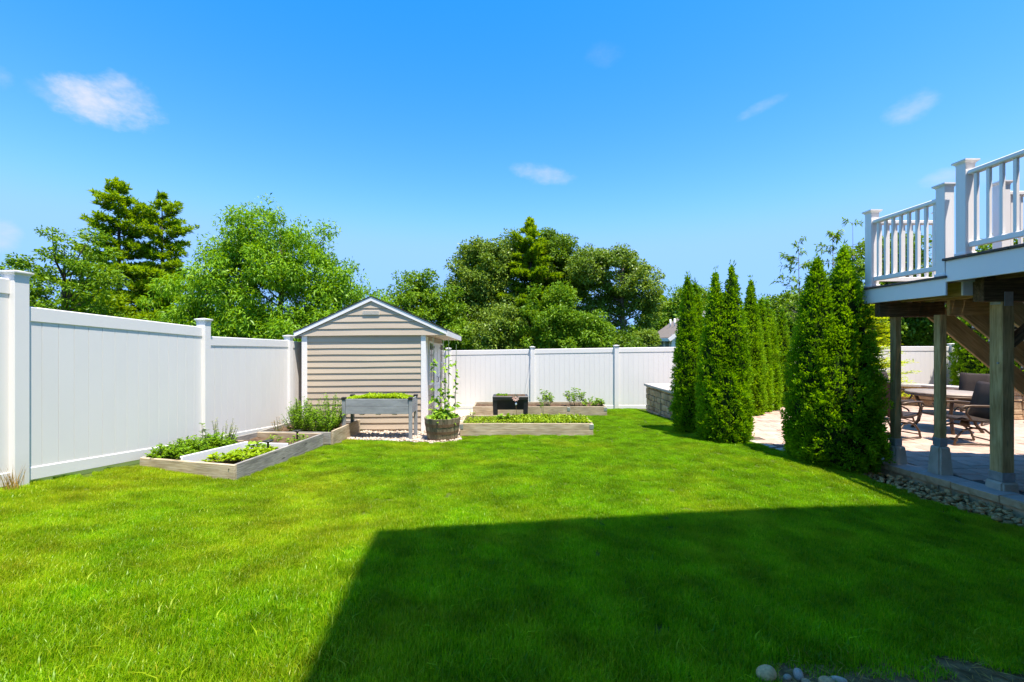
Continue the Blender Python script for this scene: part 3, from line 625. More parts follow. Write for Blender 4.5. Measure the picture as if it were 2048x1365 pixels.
block_wall('stone_island', 'waist high stone block island with grey slab top beside the lawn', 'stone wall', [(3.66, 12.30), (3.80, 9.35)], -.30, .54, .62, 'capstone', side=-1, step=.24, course=.13)
block_wall('seat_wall', 'low curved stone seat wall with pale cap behind the patio table', 'stone wall', [(8.6, 12.45), (10.7, 12.2), (11.45, 11.25), (11.4, 10.4)], 0, .56, .32, 'capstone', side=1, step=.26, course=.14)
pl = block_wall('stone_pillar', 'square stone pillar with pale cap at the end of the seat wall', 'stone pillar', [(10.80, 9.7), (11.22, 9.7)], 0, .72, .42, 'capstone', side=-1, step=.21, course=.14)
def grill():
    g = thing('grill_lid', 'small dark grey grill box set on the stone island top', 'grill', (4.2, 11.0, .54))
    box('body', (4.2, 10.95, .565), (.46, .62, .05), 'blackplastic', g, bev=.01)
    box('lid', (4.2, 10.95, .615), (.38, .52, .045), 'galv', g, bev=.015)
    tube('handle', [(3.99, 10.75, .62), (3.96, 10.75, .625), (3.96, 11.15, .625), (3.99, 11.15, .62)], .01, 'galv', g)
grill()
bo = link('boulder', stone_mesh('boulder', 77, 'boulder', 3, (1, .8, .85), .08), None, Matrix.Translation((10.95, 9.2, .20)) @ Matrix.Scale(.55, 4)); tag(bo, 'rounded tan boulder standing on the patio by the stone pillar', 'boulder')

# ------------------------------------------------------------------ fences
def post_with_cap(f, x, y, zb, zt, rot=0.0):
    s = .127; p = box('post', (x, y, (zb+zt-.05)/2), (s, s, zt-.05-zb), 'vinyl', f, (0, 0, rot), .004)
    V = []; F = []
    for hw, z in ((.0655, -.062), (.0655, -.048), (.083, -.026), (.083, -.014), (.020, 0)):
        V += [(-hw, -hw, z), (hw, -hw, z), (hw, hw, z), (-hw, hw, z)]
    for i in range(4):
        for k in range(4): F.append([i*4+k, i*4+(k+1) % 4, i*4+4+(k+1) % 4, i*4+4+k])
    F += [[3, 2, 1, 0], [16, 17, 18, 19]]
    key = 'fence_cap'
    if key not in _bc: _bc[key] = mesh_from('cap', V, F, 'vinyl')
    link('cap', _bc[key], p, Matrix.Translation((x, y, zt)) @ Euler((0, 0, rot)).to_matrix().to_4x4())
def fence_panel(f, a, b, zt0, zt1, zb0, zb1, nb, gap=.0022, bv=.0042):
    """raked privacy panel between two posts: top rail, bottom rail, tongued boards"""
    a, b = Vector((*a, 0)), Vector((*b, 0)); d = (b-a).normalized(); A, B = a+d*.060, b-d*.060; L = (B-A).length
    zt = lambda t: zt0+(zt1-zt0)*t
    zb = lambda t: zb0+(zb1-zb0)*t
    rh = .14; n = UP.cross(d)
    def raked(nm, t0, t1, z0f, z1f, th, mat='vinyl', bev=0.0):
        p, q = A+(B-A)*t0, A+(B-A)*t1; h = th/2; o = (p+q)/2; zo = (z0f(t0)+z1f(t0))/2; b_ = bev
        V = []
        for (pt, t) in ((p, t0), (q, t1)):
            lo, hi = z0f(t), z1f(t)
            prof = [(-h, lo+b_), (-h+b_, lo), (h-b_, lo), (h, lo+b_), (h, hi-b_), (h-b_, hi), (-h+b_, hi), (-h, hi-b_)] if bev else [(-h, lo), (h, lo), (h, hi), (-h, hi)]
            for u, z in prof: V.append(pt + n*u + UP*z)
        k = len(V)//2; F = [list(range(k)), [k+i for i in range(k)][::-1]] + [[i, k+i, k+(i+1) % k, (i+1) % k] for i in range(k)]
        org = Vector((o.x, o.y, zo)); return link(nm, mesh_from(nm, [v-org for v in V], F, mat), f, Matrix.Translation(org))
    raked('top_rail', 0, 1, lambda t: zt(t)-rh, lambda t: zt(t), .046, bev=.008)
    raked('bottom_rail', 0, 1, lambda t: zb(t)+.03, lambda t: zb(t)+.15, .050, bev=.006)
    g = gap/L
    for i in range(nb): raked('board', i/nb+g/2, (i+1)/nb-g/2, lambda t: zb(t)+.10, lambda t: zt(t)-rh+.02, .028, bev=bv)
def build_fences():
    f = thing('side_fence', 'white vinyl privacy fence stepping down beside the lawn to the shed', 'fence', (-4.46, 4.04, .38)); X = -4.46
    ys = [1.57, 4.04, 6.51, 8.98, 11.2, 13.3]; caps = [2.60, 2.335, 2.03, 1.82, 1.70, 1.58]
    for y, c in zip(ys, caps): post_with_cap(f, X, y, gz(X, y)-.05, c)
    tops = [(2.34, 2.25), (2.02, 1.90), (1.77, 1.715), (1.70, 1.60), (1.56, 1.46)]
    for i, (t0, t1) in enumerate(tops):
        fence_panel(f, (X, ys[i]), (X, ys[i+1]), t0, t1, gz(X, ys[i])-.0, gz(X, ys[i+1])-.0, 15, .005, .007)
    # a thin white cord hangs in the back fence's first bay
    b = thing('back_fence', 'white vinyl privacy fence across the back of the yard', 'fence', (.6, 13.25, -.3)); Y = 13.25
    xs = [-4.34+2.47*k for k in range(0, 9)]
    rail = lambda x: 1.42+(x+1.8)*.0165 if x < 5 else 1.53+(x-5)*.002
    for x in xs[1:]: post_with_cap(b, x, Y, -.42, rail(x)+.085)
    for x0, x1 in zip(xs, xs[1:]): fence_panel(b, (x0, Y), (x1, Y), rail(x0+.1), rail(x1-.1), -.34, -.34, 16)
build_fences()
tag(tube('cord', [(.585, 13.16, 1.48), (.56, 13.13, 1.2), (.50, 12.95, .7), (.42, 12.7, .15)], .004, 'cord', None, 5), 'thin white cord hanging from a back fence post cap', 'cord')

# ------------------------------------------------------------------ deck
def build_deck():
    X0 = 5.02; YF = 6.45; YS = 5.21; ZL = 2.455; ZU = 2.655; XR = 6.1; XE = 12.0; YH = 1.0
    d = thing('raised_deck', 'raised deck on timber posts with white railing over the patio', 'deck', (5.5, 5.2, 0))
    # landing: decking boards along y, rim boards
    nb = 8; w = (XR-X0+.03)/nb
    for i in range(nb): beam('deck_board', (X0-.03+w*(i+.5), YS-.02, ZL-.013), (X0-.03+w*(i+.5), YF+.03, ZL-.013), w-.005, .026, 'decking', d)
    zf = ZL-.026
    beam('fascia_board', (X0+.012, YS, zf-.10), (X0+.012, YF, zf-.10), .024, .20, 'pvc', d)
    beam('fascia_board', (X0+.026, YF-.012, zf-.10), (XR, YF-.012, zf-.10), .024, .20, 'pvc', d)
    beam('fascia_board', (X0+.20, YS+.012, zf-.11), (X0+.32, YS+.012, zf-.11), .024, .18, 'pvc', d)
    for i in range(4): beam('joist', (X0+.05+i*.33, YS+.05, zf-.105), (X0+.05+i*.33, YF-.03, zf-.105), .038, .18, 'treated', d)
    # upper deck
    nb = 30; w = (YS+.02-YH)/nb
    for i in range(nb):
        y = YH+w*(i+.5); beam('deck_board', (X0-.03, y, ZU-.014), (XE, y, ZU-.014), w-.005, .028, 'decking', d)
    for i in range(4): beam('deck_board', (XR+.02, YS+.02+.15*(i+.5), ZU-.014), (XE, YS+.02+.15*(i+.5), ZU-.014), .144, .028, 'decking', d)
    zf = ZU-.028
    beam('fascia_board', (X0+.012, YH, zf-.122), (X0+.012, YS, zf-.122), .024, .244, 'pvc', d)
    beam('fascia_board', (X0+.026, YS-.012, zf-.122), (XR, YS-.012, zf-.122), .024, .244, 'pvc', d)
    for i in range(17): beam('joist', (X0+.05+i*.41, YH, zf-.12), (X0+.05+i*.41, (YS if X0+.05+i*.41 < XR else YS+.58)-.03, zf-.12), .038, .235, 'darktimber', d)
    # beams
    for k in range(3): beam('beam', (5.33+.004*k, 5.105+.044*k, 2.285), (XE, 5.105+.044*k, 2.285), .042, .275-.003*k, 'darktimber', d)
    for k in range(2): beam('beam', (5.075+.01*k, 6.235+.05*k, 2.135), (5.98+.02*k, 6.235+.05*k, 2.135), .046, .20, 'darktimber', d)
    beam('beam', (5.72, 5.90, 2.135), (8.6, 5.90, 2.135), .046, .20, 'newtimber', d)
    # posts, brackets and concrete piers
    for (x, y, s, pz, ztop, wb, wt, zb) in ((5.345, 6.27, .089, .245, 2.035, .205, .165, -.05), (5.475, 5.755, .089, .36, 2.035, .20, .15, -.05), (5.605, 5.150, .14, .105, 2.147, .215, .20, -.05), (8.6, 5.15, .14, .12, 2.147, .215, .20, -.05)):
        V = [(-wb/2, -wb/2, zb), (wb/2, -wb/2, zb), (wb/2, wb/2, zb), (-wb/2, wb/2, zb), (-wt/2, -wt/2, pz-.02), (wt/2, -wt/2, pz-.02), (wt/2, wt/2, pz-.02), (-wt/2, wt/2, pz-.02)]
        q = wt/2-.02; V += [(-q, -q, pz), (q, -q, pz), (q, q, pz), (-q, q, pz)]
        F = [[3, 2, 1, 0], [8, 9, 10, 11]] + [[b+i, b+(i+1) % 4, b+4+(i+1) % 4, b+4+i] for b in (0, 4) for i in range(4)]
        bm = bmesh.new(); vs = [bm.verts.new(v) for v in V]; [bm.faces.new([vs[i] for i in f]) for f in F]
        ed = [e for e in bm.edges if abs(e.verts[0].co.z-e.verts[1].co.z) > .1]; bmesh.ops.bevel(bm, geom=ed, offset=.022, segments=2, affect='EDGES')
        me = bpy.data.meshes.new('pier'); bm.to_mesh(me); bm.free(); me.materials.append(M['concrete']); link('pier', me, d, Matrix.Translation((x, y, 0)))
        p = beam('support_post', (x, y, pz+.014), (x, y, ztop), s, s, 'treated', d, up=Vector((0, -1, 0)), bev=.006)
        box('post_bracket', (x, y, pz+.055), (s+.012, s+.012, .10), 'galv', p, bev=.003)
        if s > .1:
            box('post_strap', (x-.074, y, ztop+.02), (.004, .11, .10), 'galv', p, bev=.0015); box('post_strap', (x, y-.074, ztop+.03), (.10, .004, .16), 'galv', p, bev=.0015)
            V, F = tube_data([(0, 0, 0), (-.012, 0, 0)], .011, 6); link('bolt', mesh_from('bolt', V, F, 'galv'), p, Matrix.Translation((x-s/2, y-.03, 1.45)))
    beam('knee_brace', (5.68, 5.15, 1.66), (6.25, 5.15, 2.14), .089, .089, 'darktimber', d)
    # railing
    def rpost(x, y, z, h):
        p = box('rail_post', (x, y, z+(h-.04)/2), (.114, .114, h-.04), 'pvc', d, bev=.004)
        V = []; F = []
        for hw, zz in ((.058, -.06), (.058, -.05), (.082, -.028), (.082, -.012), (.03, 0)): V += [(-hw, -hw, zz), (hw, -hw, zz), (hw, hw, zz), (-hw, hw, zz)]
        for i in range(4):
            for k in range(4): F.append([i*4+k, i*4+(k+1) % 4, i*4+4+(k+1) % 4, i*4+4+k])
        F += [[3, 2, 1, 0], [16, 17, 18, 19]]
        if 'dcap' not in _bc: _bc['dcap'] = mesh_from('cap', V, F, 'pvc')
        link('cap', _bc['dcap'], p, Matrix.Translation((x, y, z+h))); box('skirt', (x, y, z+.018), (.138, .138, .036), 'pvc', p, bev=.008)
    def rail(a, b, z, n):
        a, b = Vector((*a, z)), Vector((*b, z)); dd = (b-a).normalized(); A, B = a+dd*.058, b-dd*.058
        beam('top_rail', A+UP*.915, B+UP*.915, .088, .052, 'pvc', d, bev=.010); beam('bottom_rail', A+UP*.115, B+UP*.115, .045, .06, 'pvc', d, bev=.005)
        for i in range(n):
            c = A+(B-A)*((i+.5)/n); box('baluster', (c.x, c.y, z+.517), (.034, .034, .743), 'pvc', d, bev=.003)
    px = X0+.068
    rpost(px, 6.36, ZL, 1.095); rpost(px, 5.29, ZL, 1.095); rail((px, 5.29), (px, 6.36), ZL, 8)
    rpost(XR-.02, 6.36, ZL, 1.095); rail((px, 6.36), (XR-.02, 6.36), ZL, 8)
    rpost(px, 5.05, ZU, 1.075); rpost(px, 3.0, ZU, 1.075); rpost(px, 1.08, ZU, 1.075); rail((px, 3.0), (px, 5.05), ZU, 15); rail((px, 1.08), (px, 3.0), ZU, 14)
    rpost(8.2, 5.72, ZU, 1.075); rpost(XR+.12, 5.72, ZU, 1.075); rpost(10.3, 5.72, ZU, 1.075); rail((XR+.12, 5.72), (8.2, 5.72), ZU, 15); rail((8.2, 5.72), (10.3, 5.72), ZU, 15)
    # stair down to the patio on the far side
    sl = .82
    for y in (6.40, 5.93, 5.44):
        beam('stringer', (XR-.15, y, 2.17), (XR+2.45, y, 2.17-sl*2.6), .04, .25, 'newtimber', d, up=Vector((sl, 0, 1)))
    for i in range(11):
        x = XR+.14+i*.235; z = ZL-.19*(i+1); box('tread', (x, 5.92, z-.013), (.27, 1.06, .026), 'decking', d, bev=.004); box('riser', (x-.12, 5.92, z+.085), (.018, 1.04, .165), 'pvc', d)
build_deck()

# ------------------------------------------------------------------ the house behind the camera (it throws the big shadow on the lawn)
def build_house():
    h = thing('house', 'tall tan sided house with gable facing the yard, deck attached', 'house', (8, 0, 0))
    XL, YW, XRt, YB = 1.23, .78, 13.6, -9.0; ZE = 8.50; XM = 7.6; sl = .40
    V = [(XL, YW, -.5), (XRt, YW, -.5), (XRt, YB, -.5), (XL, YB, -.5), (XL, YW, ZE), (XRt, YW, ZE), (XRt, YB, ZE), (XL, YB, ZE), (XM, YW, ZE+sl*(XM-XL)), (XM, YB, ZE+sl*(XM-XL))]
    F = [[0, 3, 7, 4], [1, 5, 6, 2], [0, 4, 8, 5, 1], [3, 2, 6, 9, 7], [0, 1, 2, 3], [4, 7, 9, 8], [5, 8, 9, 6]]
    o = Vector((8, 0, 0)); link('wall', mesh_from('wall', [Vector(v)-o for v in V], F, 'siding'), h, Matrix.Translation(o))
    ex = .43; ey = .45
    for s, x0 in ((1, XL-ex), (-1, XRt+ex)):
        zl = ZE-sl*ex+.06; zr = ZE+sl*(XM-XL)+.06; t = .16
        V = [(x0, YW+ey, zl), (XM, YW+ey, zr), (XM, YB-.4, zr), (x0, YB-.4, zl)]; V += [(a, b, c+t) for a, b, c in V]
        F = [[3, 2, 1, 0], [4, 5, 6, 7]]+[[i, (i+1) % 4, 4+(i+1) % 4, 4+i] for i in range(4)]
        link('roof', mesh_from('roof', [Vector(v)-o for v in V], F, 'roof'), h, Matrix.Translation(o))
    sl = .4
    for x, z in ((3.2, 3.9), (9.5, 3.9), (3.2, 6.6), (6.5, 6.6), (9.5, 6.6)):
        f = box('window', (x, YW+.03, z), (1.0, .06, 1.4), 'pvc', h); box('pane', (x, YW+.062, z), (.86, .012, 1.26), 'glass', f)
    turn = Matrix.Translation((XL, YW, 0)) @ Matrix.Rotation(math.radians(7), 4, 'Z') @ Matrix.Translation((-XL, -YW, 0))
    f = box('door', (7.4, YW+.03, 3.68), (1.7, .06, 2.02), 'pvc', h); box('pane', (7.4, YW+.062, 3.68), (1.45, .012, 1.8), 'glass', f)
    h.matrix_basis = turn @ h.matrix_basis
build_house()

# ------------------------------------------------------------------ shed
def build_shed():
    X0, X1, Y0, Y1 = -4.27, -1.78, 9.20, 11.5; ZB = -.17; ZE = 1.80; O = Vector((-3.02, 9.2, ZB))
    s = thing('garden_shed', 'small tan clapboard garden shed with low gable roof and white trim', 'shed', O)
    def sh(v):                                        # the shed has settled a little towards the back and the fence
        v = Vector(v); return Vector((v.x, v.y, v.z - .040*(v.y-Y0) + .008*(v.x-X0)))
    def solid(nm, V, F, mat, parent=None, smooth=False):
        V = [sh(v) for v in V]; c = sum(V, Vector())/len(V); return link(nm, mesh_from(nm, [v-c for v in V], F, mat, smooth), parent or s, Matrix.Translation(c))
    Q = [[3, 2, 1, 0], [4, 5, 6, 7], [0, 1, 5, 4], [1, 2, 6, 5], [2, 3, 7, 6], [3, 0, 4, 7]]
    def bx(nm, x0, x1, y0, y1, z0, z1, mat, parent=None): return solid(nm, [(x0, y0, z0), (x1, y0, z0), (x1, y1, z0), (x0, y1, z0), (x0, y0, z1), (x1, y0, z1), (x1, y1, z1), (x0, y1, z1)], Q, mat, parent)
    # walls
    bx('wall', X0+.02, X1-.02, Y0+.02, Y1, ZB, ZE+.05, 'siding')
    rr = random.Random(4); nC = 15; hC = (ZE-ZB-.06)/nC
    def clap(nm, x0, x1, z, h, yf, x0t=None, x1t=None, wav=0.0):
        """one lapped course: bottom edge stands proud and throws a shadow line"""
        n = 12; V = []; F = []; x0t = x0 if x0t is None else x0t; x1t = x1 if x1t is None else x1t; ph = rr.uniform(0, 6)
        for i in range(n+1):
            t = i/n; wv = wav*math.sin(t*5+ph)*math.sin(t*PI)
            xa, xb = x0+(x1-x0)*t, x0t+(x1t-x0t)*t
            V += [(xa, yf+.012, z+wv), (xa, yf-.015, z+wv), (xb, yf+.002, z+h+.006+wv), (xb, yf+.016, z+h+.006+wv)]
        for i in range(n):
            a, b = i*4, i*4+4; F += [[a+1, b+1, b+2, a+2], [a, b, b+1, a+1], [a+2, b+2, b+3, a+3], [a+3, b+3, b, a]]
        F += [[0, 1, 2, 3], [n*4+3, n*4+2, n*4+1, n*4]]
        solid(nm, V, F, 'siding')
    for i in range(nC): clap('siding_board', X0+.05, X1-.06, ZB+.06+i*hC, hC, Y0, wav=.006 if i > 9 else .003)
    bx('corner_trim', X0-.02, X0+.09, Y0-.022, Y0+.05, ZB+.02, ZE, 'pvc'); bx('corner_trim', X1-.075, X1+.02, Y0-.022, Y0+.075, ZB+.02, ZE, 'pvc'); bx('corner_trim', X0-.02, X0+.01, Y0+.052, Y1, ZB+.02, ZE, 'siding')
    # gable: proud face of lapped courses under the rakes
    XP = -2.86; ZP = 2.50; XG0, XG1 = -4.36, -1.36; yg = Y0-.052
    solid('gable', [(XG0, yg+.03, ZE), (XG1, yg+.03, ZE), (XP, yg+.03, ZP), (XG0, Y0+.06, ZE), (XG1, Y0+.06, ZE), (XP, Y0+.06, ZP)], [[0, 1, 2], [5, 4, 3], [0, 3, 4, 1], [1, 4, 5, 2], [2, 5, 3, 0]], 'siding')
    ng = 5; hg = (ZP-ZE)/ng
    for i in range(ng):
        f0, f1 = i/ng, min((i+1)/ng, .985); clap('siding_board', XG0+(XP-XG0)*f0, XG1+(XP-XG1)*f0, ZE+i*hg, hg*(f1-f0)*ng, yg+.012, XG0+(XP-XG0)*f1, XG1+(XP-XG1)*f1, .004)
    v = bx('gable_vent', XP-.17, XP+.17, yg-.012, yg+.01, 2.215, 2.300, 'ventcream')
    for k in range(5): bx('louvre', XP-.155, XP+.155, yg-.018, yg-.011, 2.226+k*.0155, 2.235+k*.0155, 'ventcream', v)
    # roof slabs with shingle courses, rake boards, eave fascia and soffit
    YR0, YR1 = Y0-.066, Y1+.15; XL, XRr = -4.42, -1.33; ZL, ZR = 1.845, 1.865; ZT = 2.56
    for (xe, ze) in ((XL, ZL), (XRr, ZR)):
        t = .035; solid('roof', [(xe, YR0, ze), (XP, YR0, ZT), (XP, YR1, ZT), (xe, YR1, ze), (xe, YR0, ze+t), (XP, YR0, ZT+t), (XP, YR1, ZT+t), (xe, YR1, ze+t)], Q if xe < XP else [f[::-1] for f in Q], 'roof')
        n = 9
        for k in range(n):
            a, b = k/n, (k+1)/n; xa, za = xe+(XP-xe)*a, ze+(ZT-ze)*a+t; xb, zb = xe+(XP-xe)*b, ze+(ZT-ze)*b+t
            solid('shingle_course', [(xa-(.02 if k == 0 and xe < XP else -.02 if k == 0 else 0), YR0-.02, za+.002), (xb, YR0-.02, zb+.001), (xb, YR1+.02, zb+.001), (xa, YR1+.02, za+.002), (xa-(.02 if k == 0 and xe < XP else -.02 if k == 0 else 0), YR0-.02, za+.014), (xb, YR0-.02, zb+.005), (xb, YR1+.02, zb+.005), (xa, YR1+.02, za+.014)], Q if xe < XP else [f[::-1] for f in Q], 'roof')
        V = [(xe, YR0-.008, ze-.058), (XP, YR0-.008, ZT-.058), (XP, YR0+.012, ZT-.058), (xe, YR0+.012, ze-.058), (xe, YR0-.008, ze+.022), (XP, YR0-.008, ZT+.022), (XP, YR0+.012, ZT+.022), (xe, YR0+.012, ze+.022)]
        solid('rake_board', V, Q if xe < XP else [f[::-1] for f in Q], 'pvc')
    bx('eave_fascia', XRr-.002, XRr+.018, YR0, YR1, ZR-.085, ZR+.022, 'pvc'); bx('eave_fascia', XL-.018, XL+.002, YR0, YR1, ZL-.085, ZL+.022, 'pvc')
    bx('soffit', X1+.02, XRr-.004, YR0+.02, YR1-.02, ZR-.07, ZR-.05, 'siding')
    # door side (faces the patio): casing, two windows, double doors
    xs = X1-.02
    for i in range(nC): bx('siding_board', xs-.005, xs+.016, Y0+.08, Y1, ZB+.06+i*hC, ZB+.05+(i+1)*hC, 'siding')
    bx('casing', xs+.016, xs+.03, Y0+.08, Y0+.30, ZB+.05, ZE-.02, 'pvc')
    def win(y0, y1):
        w = bx('window', xs+.016, xs+.05, y0, y1, .75, 1.70, 'pvc'); ym = (y0+y1)/2
        bx('pane', xs+.051, xs+.055, y0+.05, y1-.05, .80, 1.65, 'glass', w)
        bx('muntin', xs+.056, xs+.062, ym-.012, ym+.012, .80, 1.65, 'pvc', w); bx('muntin', xs+.056, xs+.063, y0+.05, y1-.05, 1.21, 1.235, 'pvc', w)
    win(Y0+.36, Y0+.80); win(Y0+1.78, Y0+2.2)
    for y0, y1 in ((Y0+.86, Y0+1.28), (Y0+1.29, Y0+1.72)):
        dr = bx('door', xs+.016, xs+.05, y0, y1, ZB+.10, ZE-.12, 'pvc'); bx('panel', xs+.0505, xs+.058, y0+.07, y1-.07, ZB+.2, .7, 'vinyl', dr); bx('panel', xs+.0505, xs+.058, y0+.07, y1-.07, .8, ZE-.2, 'vinyl', dr)
        for z in (.1, .85, 1.55): bx('hinge', xs+.0505, xs+.062, (y0+.0 if y0 < Y0+1 else y1-.05), (y0+.05 if y0 < Y0+1 else y1), z, z+.05, 'blackplastic', dr)
    V, F = tube_data([(xs+.05, Y0+1.25, .78), (xs+.09, Y0+1.25, .78), (xs+.09, Y0+1.25, .90), (xs+.05, Y0+1.25, .90)], .009, 6); solid('handle', V, F, 'blackplastic')
build_shed()

# ------------------------------------------------------------------ raised beds
def plank(nm, p, q, h, th, mat, parent, bev=.004):
    """board on edge between two top corners given as (x, y, z_top)"""
    p, q = Vector(p)-UP*h/2, Vector(q)-UP*h/2; return beam(nm, p, q, th, h, mat, parent, bev=bev)
def soil_fill(poly, zs, parent, mat='soil', n=18):
    """uneven soil inside four corners"""
    a, b, c, d = [Vector((p[0], p[1], z)) for p, z in zip(poly, zs)]; V = []; rr = random.Random(9)
    for j in range(n+1):
        for i in range(n+1):
            u, v = i/n, j/n; p = a*(1-u)*(1-v)+b*u*(1-v)+c*u*v+d*(1-u)*v; V.append((p.x, p.y, p.z+rr.uniform(-.012, .012)))
    F = [[j*(n+1)+i, j*(n+1)+i+1, (j+1)*(n+1)+i+1, (j+1)*(n+1)+i] for j in range(n) for i in range(n)]
    c0 = Vector(V[0]); return link('soil', mesh_from('soil', [Vector(v)-c0 for v in V], F, mat, True), parent, Matrix.Translation(c0))
def build_beds():
    # long bed beside the fence
    b = thing('raised_bed', 'low plank raised bed beside the side fence with herbs, salad and white divider', 'raised bed', (-3.7, 6.2, .05), 'plank raised beds')
    FL, FR, BR, BL = (-4.32, 5.24, .345), (-3.09, 5.00, .325), (-3.12, 7.40, .18), (-4.28, 7.55, .17)
    fr0 = plank('board', FL, (FR[0]+.02, FR[1]-.004, FR[2]), .205, .038, 'pine', b)
    plank('board', (FR[0], FR[1]+.02, FR[2]), BR, .195, .038, 'greypine', b); plank('board', BL, (BR[0]-.02, BR[1], BR[2]), .19, .038, 'pine', b); plank('board', (FL[0], FL[1]+.02, FL[2]), BL, .19, .038, 'greypine', b)
    for dz in (-.045, -.15):
        for dx in (-.05,):
            V, F = tube_data([(0, 0, 0), (0, -.004, 0)], .006, 6); link('screw', mesh_from('screw', V, F, 'blackplastic'), b, Matrix.Translation((FR[0]+dx, FR[1]-.012, FR[2]+dz)))
    soil_fill([(-4.30, 5.26), (-3.11, 5.03), (-3.14, 7.38), (-4.26, 7.53)], [.25, .24, .09, .09], b)
    # white vinyl dividers and one short timber inside it
    dv = thing('bed_divider', 'white plastic divider board across the middle of the fence side raised bed', 'divider', (-3.6, 6.2, .2))
    plank('board', (-3.80, 5.16, .375), (-3.74, 6.35, .285), .17, .030, 'whiteplastic', dv); plank('board', (-3.74, 6.38, .262), (-3.15, 6.32, .262), .17, .03, 'whiteplastic', dv)
    V, F = tube_data([(0, 0, 0), (0, -.004, 0)], .009, 6)
    for z in (.35, .31): link('screw', mesh_from('screw', V, F, 'blackplastic'), dv, Matrix.Translation((-3.80, 5.158, z)))
    tag(plank('timber_offcut', (-4.25, 6.50, .275), (-3.86, 6.46, .272), .10, .04, 'pine', None), 'short plank offcut standing among herbs beside white divider', 'plank')
    for i, (x, y, z, lab) in enumerate(((-3.28, 6.05, .36, 'black flat topped garden stake in front of the white divider'), (-3.46, 7.25, .26, 'black flat topped garden stake at the far board of the herb bed'))):
        st = thing('garden_stake', lab, 'stake', (x, y, z-.26), 'black garden stakes')
        beam('spike', (x, y, z-.26), (x, y, z-.01), .03, .012, 'blackplastic', st, up=Vector((0, 1, 0))); lathe('head', [(.015, z-.03), (.065, z-.008), (.07, z), (.05, z+.006)], 'blackplastic', st, (x, y, 0), 14)
    # second bed, running on towards the shed
    b2 = thing('raised_bed', 'shorter weathered plank bed between the long bed and the shed, full of leafy bushes', 'raised bed', (-3.7, 8.2, -.1), 'plank raised beds')
    plank('board', (-3.00, 7.50, .20), (-3.04, 8.95, .14), .27, .038, 'pine', b2); plank('board', (-4.30, 7.62, .17), (-4.30, 8.95, .12), .25, .038, 'greypine', b2); plank('board', (-4.28, 7.60, .17), (-3.02, 7.50, .18), .2, .038, 'greypine', b2)
    plank('board', (-4.28, 8.96, .12), (-3.06, 8.96, .12), .22, .038, 'greypine', b2)
    soil_fill([(-4.28, 7.62), (-3.03, 7.53), (-3.05, 8.93), (-4.28, 8.93)], [.10, .11, .06, .06], b2)
    # middle bed
    def rect_bed(label, x0, x1, y0, y1, zt, h, n, brackets, lowmat='pine'):
        bb = thing('raised_bed', label, 'raised bed', ((x0+x1)/2, (y0+y1)/2, zt-h), 'plank raised beds'); hh = h/n
        for k in range(n):
            zz = zt-k*hh; e = .002*k
            plank('board', (x0, y0-e, zz), (x1, y0-e, zz), hh-.003, .036, lowmat, bb); plank('board', (x0, y1+e, zz), (x1, y1+e, zz), hh-.003, .036, lowmat, bb)
            plank('board', (x0+.018-e, y0+.02, zz), (x0+.018-e, y1-.02, zz), hh-.003, .036, lowmat, bb); plank('board', (x1-.018+e, y0+.02, zz), (x1-.018+e, y1-.02, zz), hh-.003, .036, lowmat, bb)
        for x in brackets: box('bracket', (x, y0-.0225, zt-.062), (.075, .003, .085), 'galv', bb, bev=.001)
        soil_fill([(x0+.03, y0+.02), (x1-.03, y0+.02), (x1-.03, y1-.02), (x0+.03, y1-.02)], [zt-.05]*4, bb); return bb
    rect_bed('long plank raised bed of leafy salad greens with metal corner brackets', -.98, 1.53, 8.50, 9.42, .145, .24, 2, (-.955, 1.50))
    rect_bed('plank raised bed along the back fence holding tomato plants', -.98, 2.38, 11.30, 12.15, .055, .27, 1, (2.345, 1.42))
build_beds()

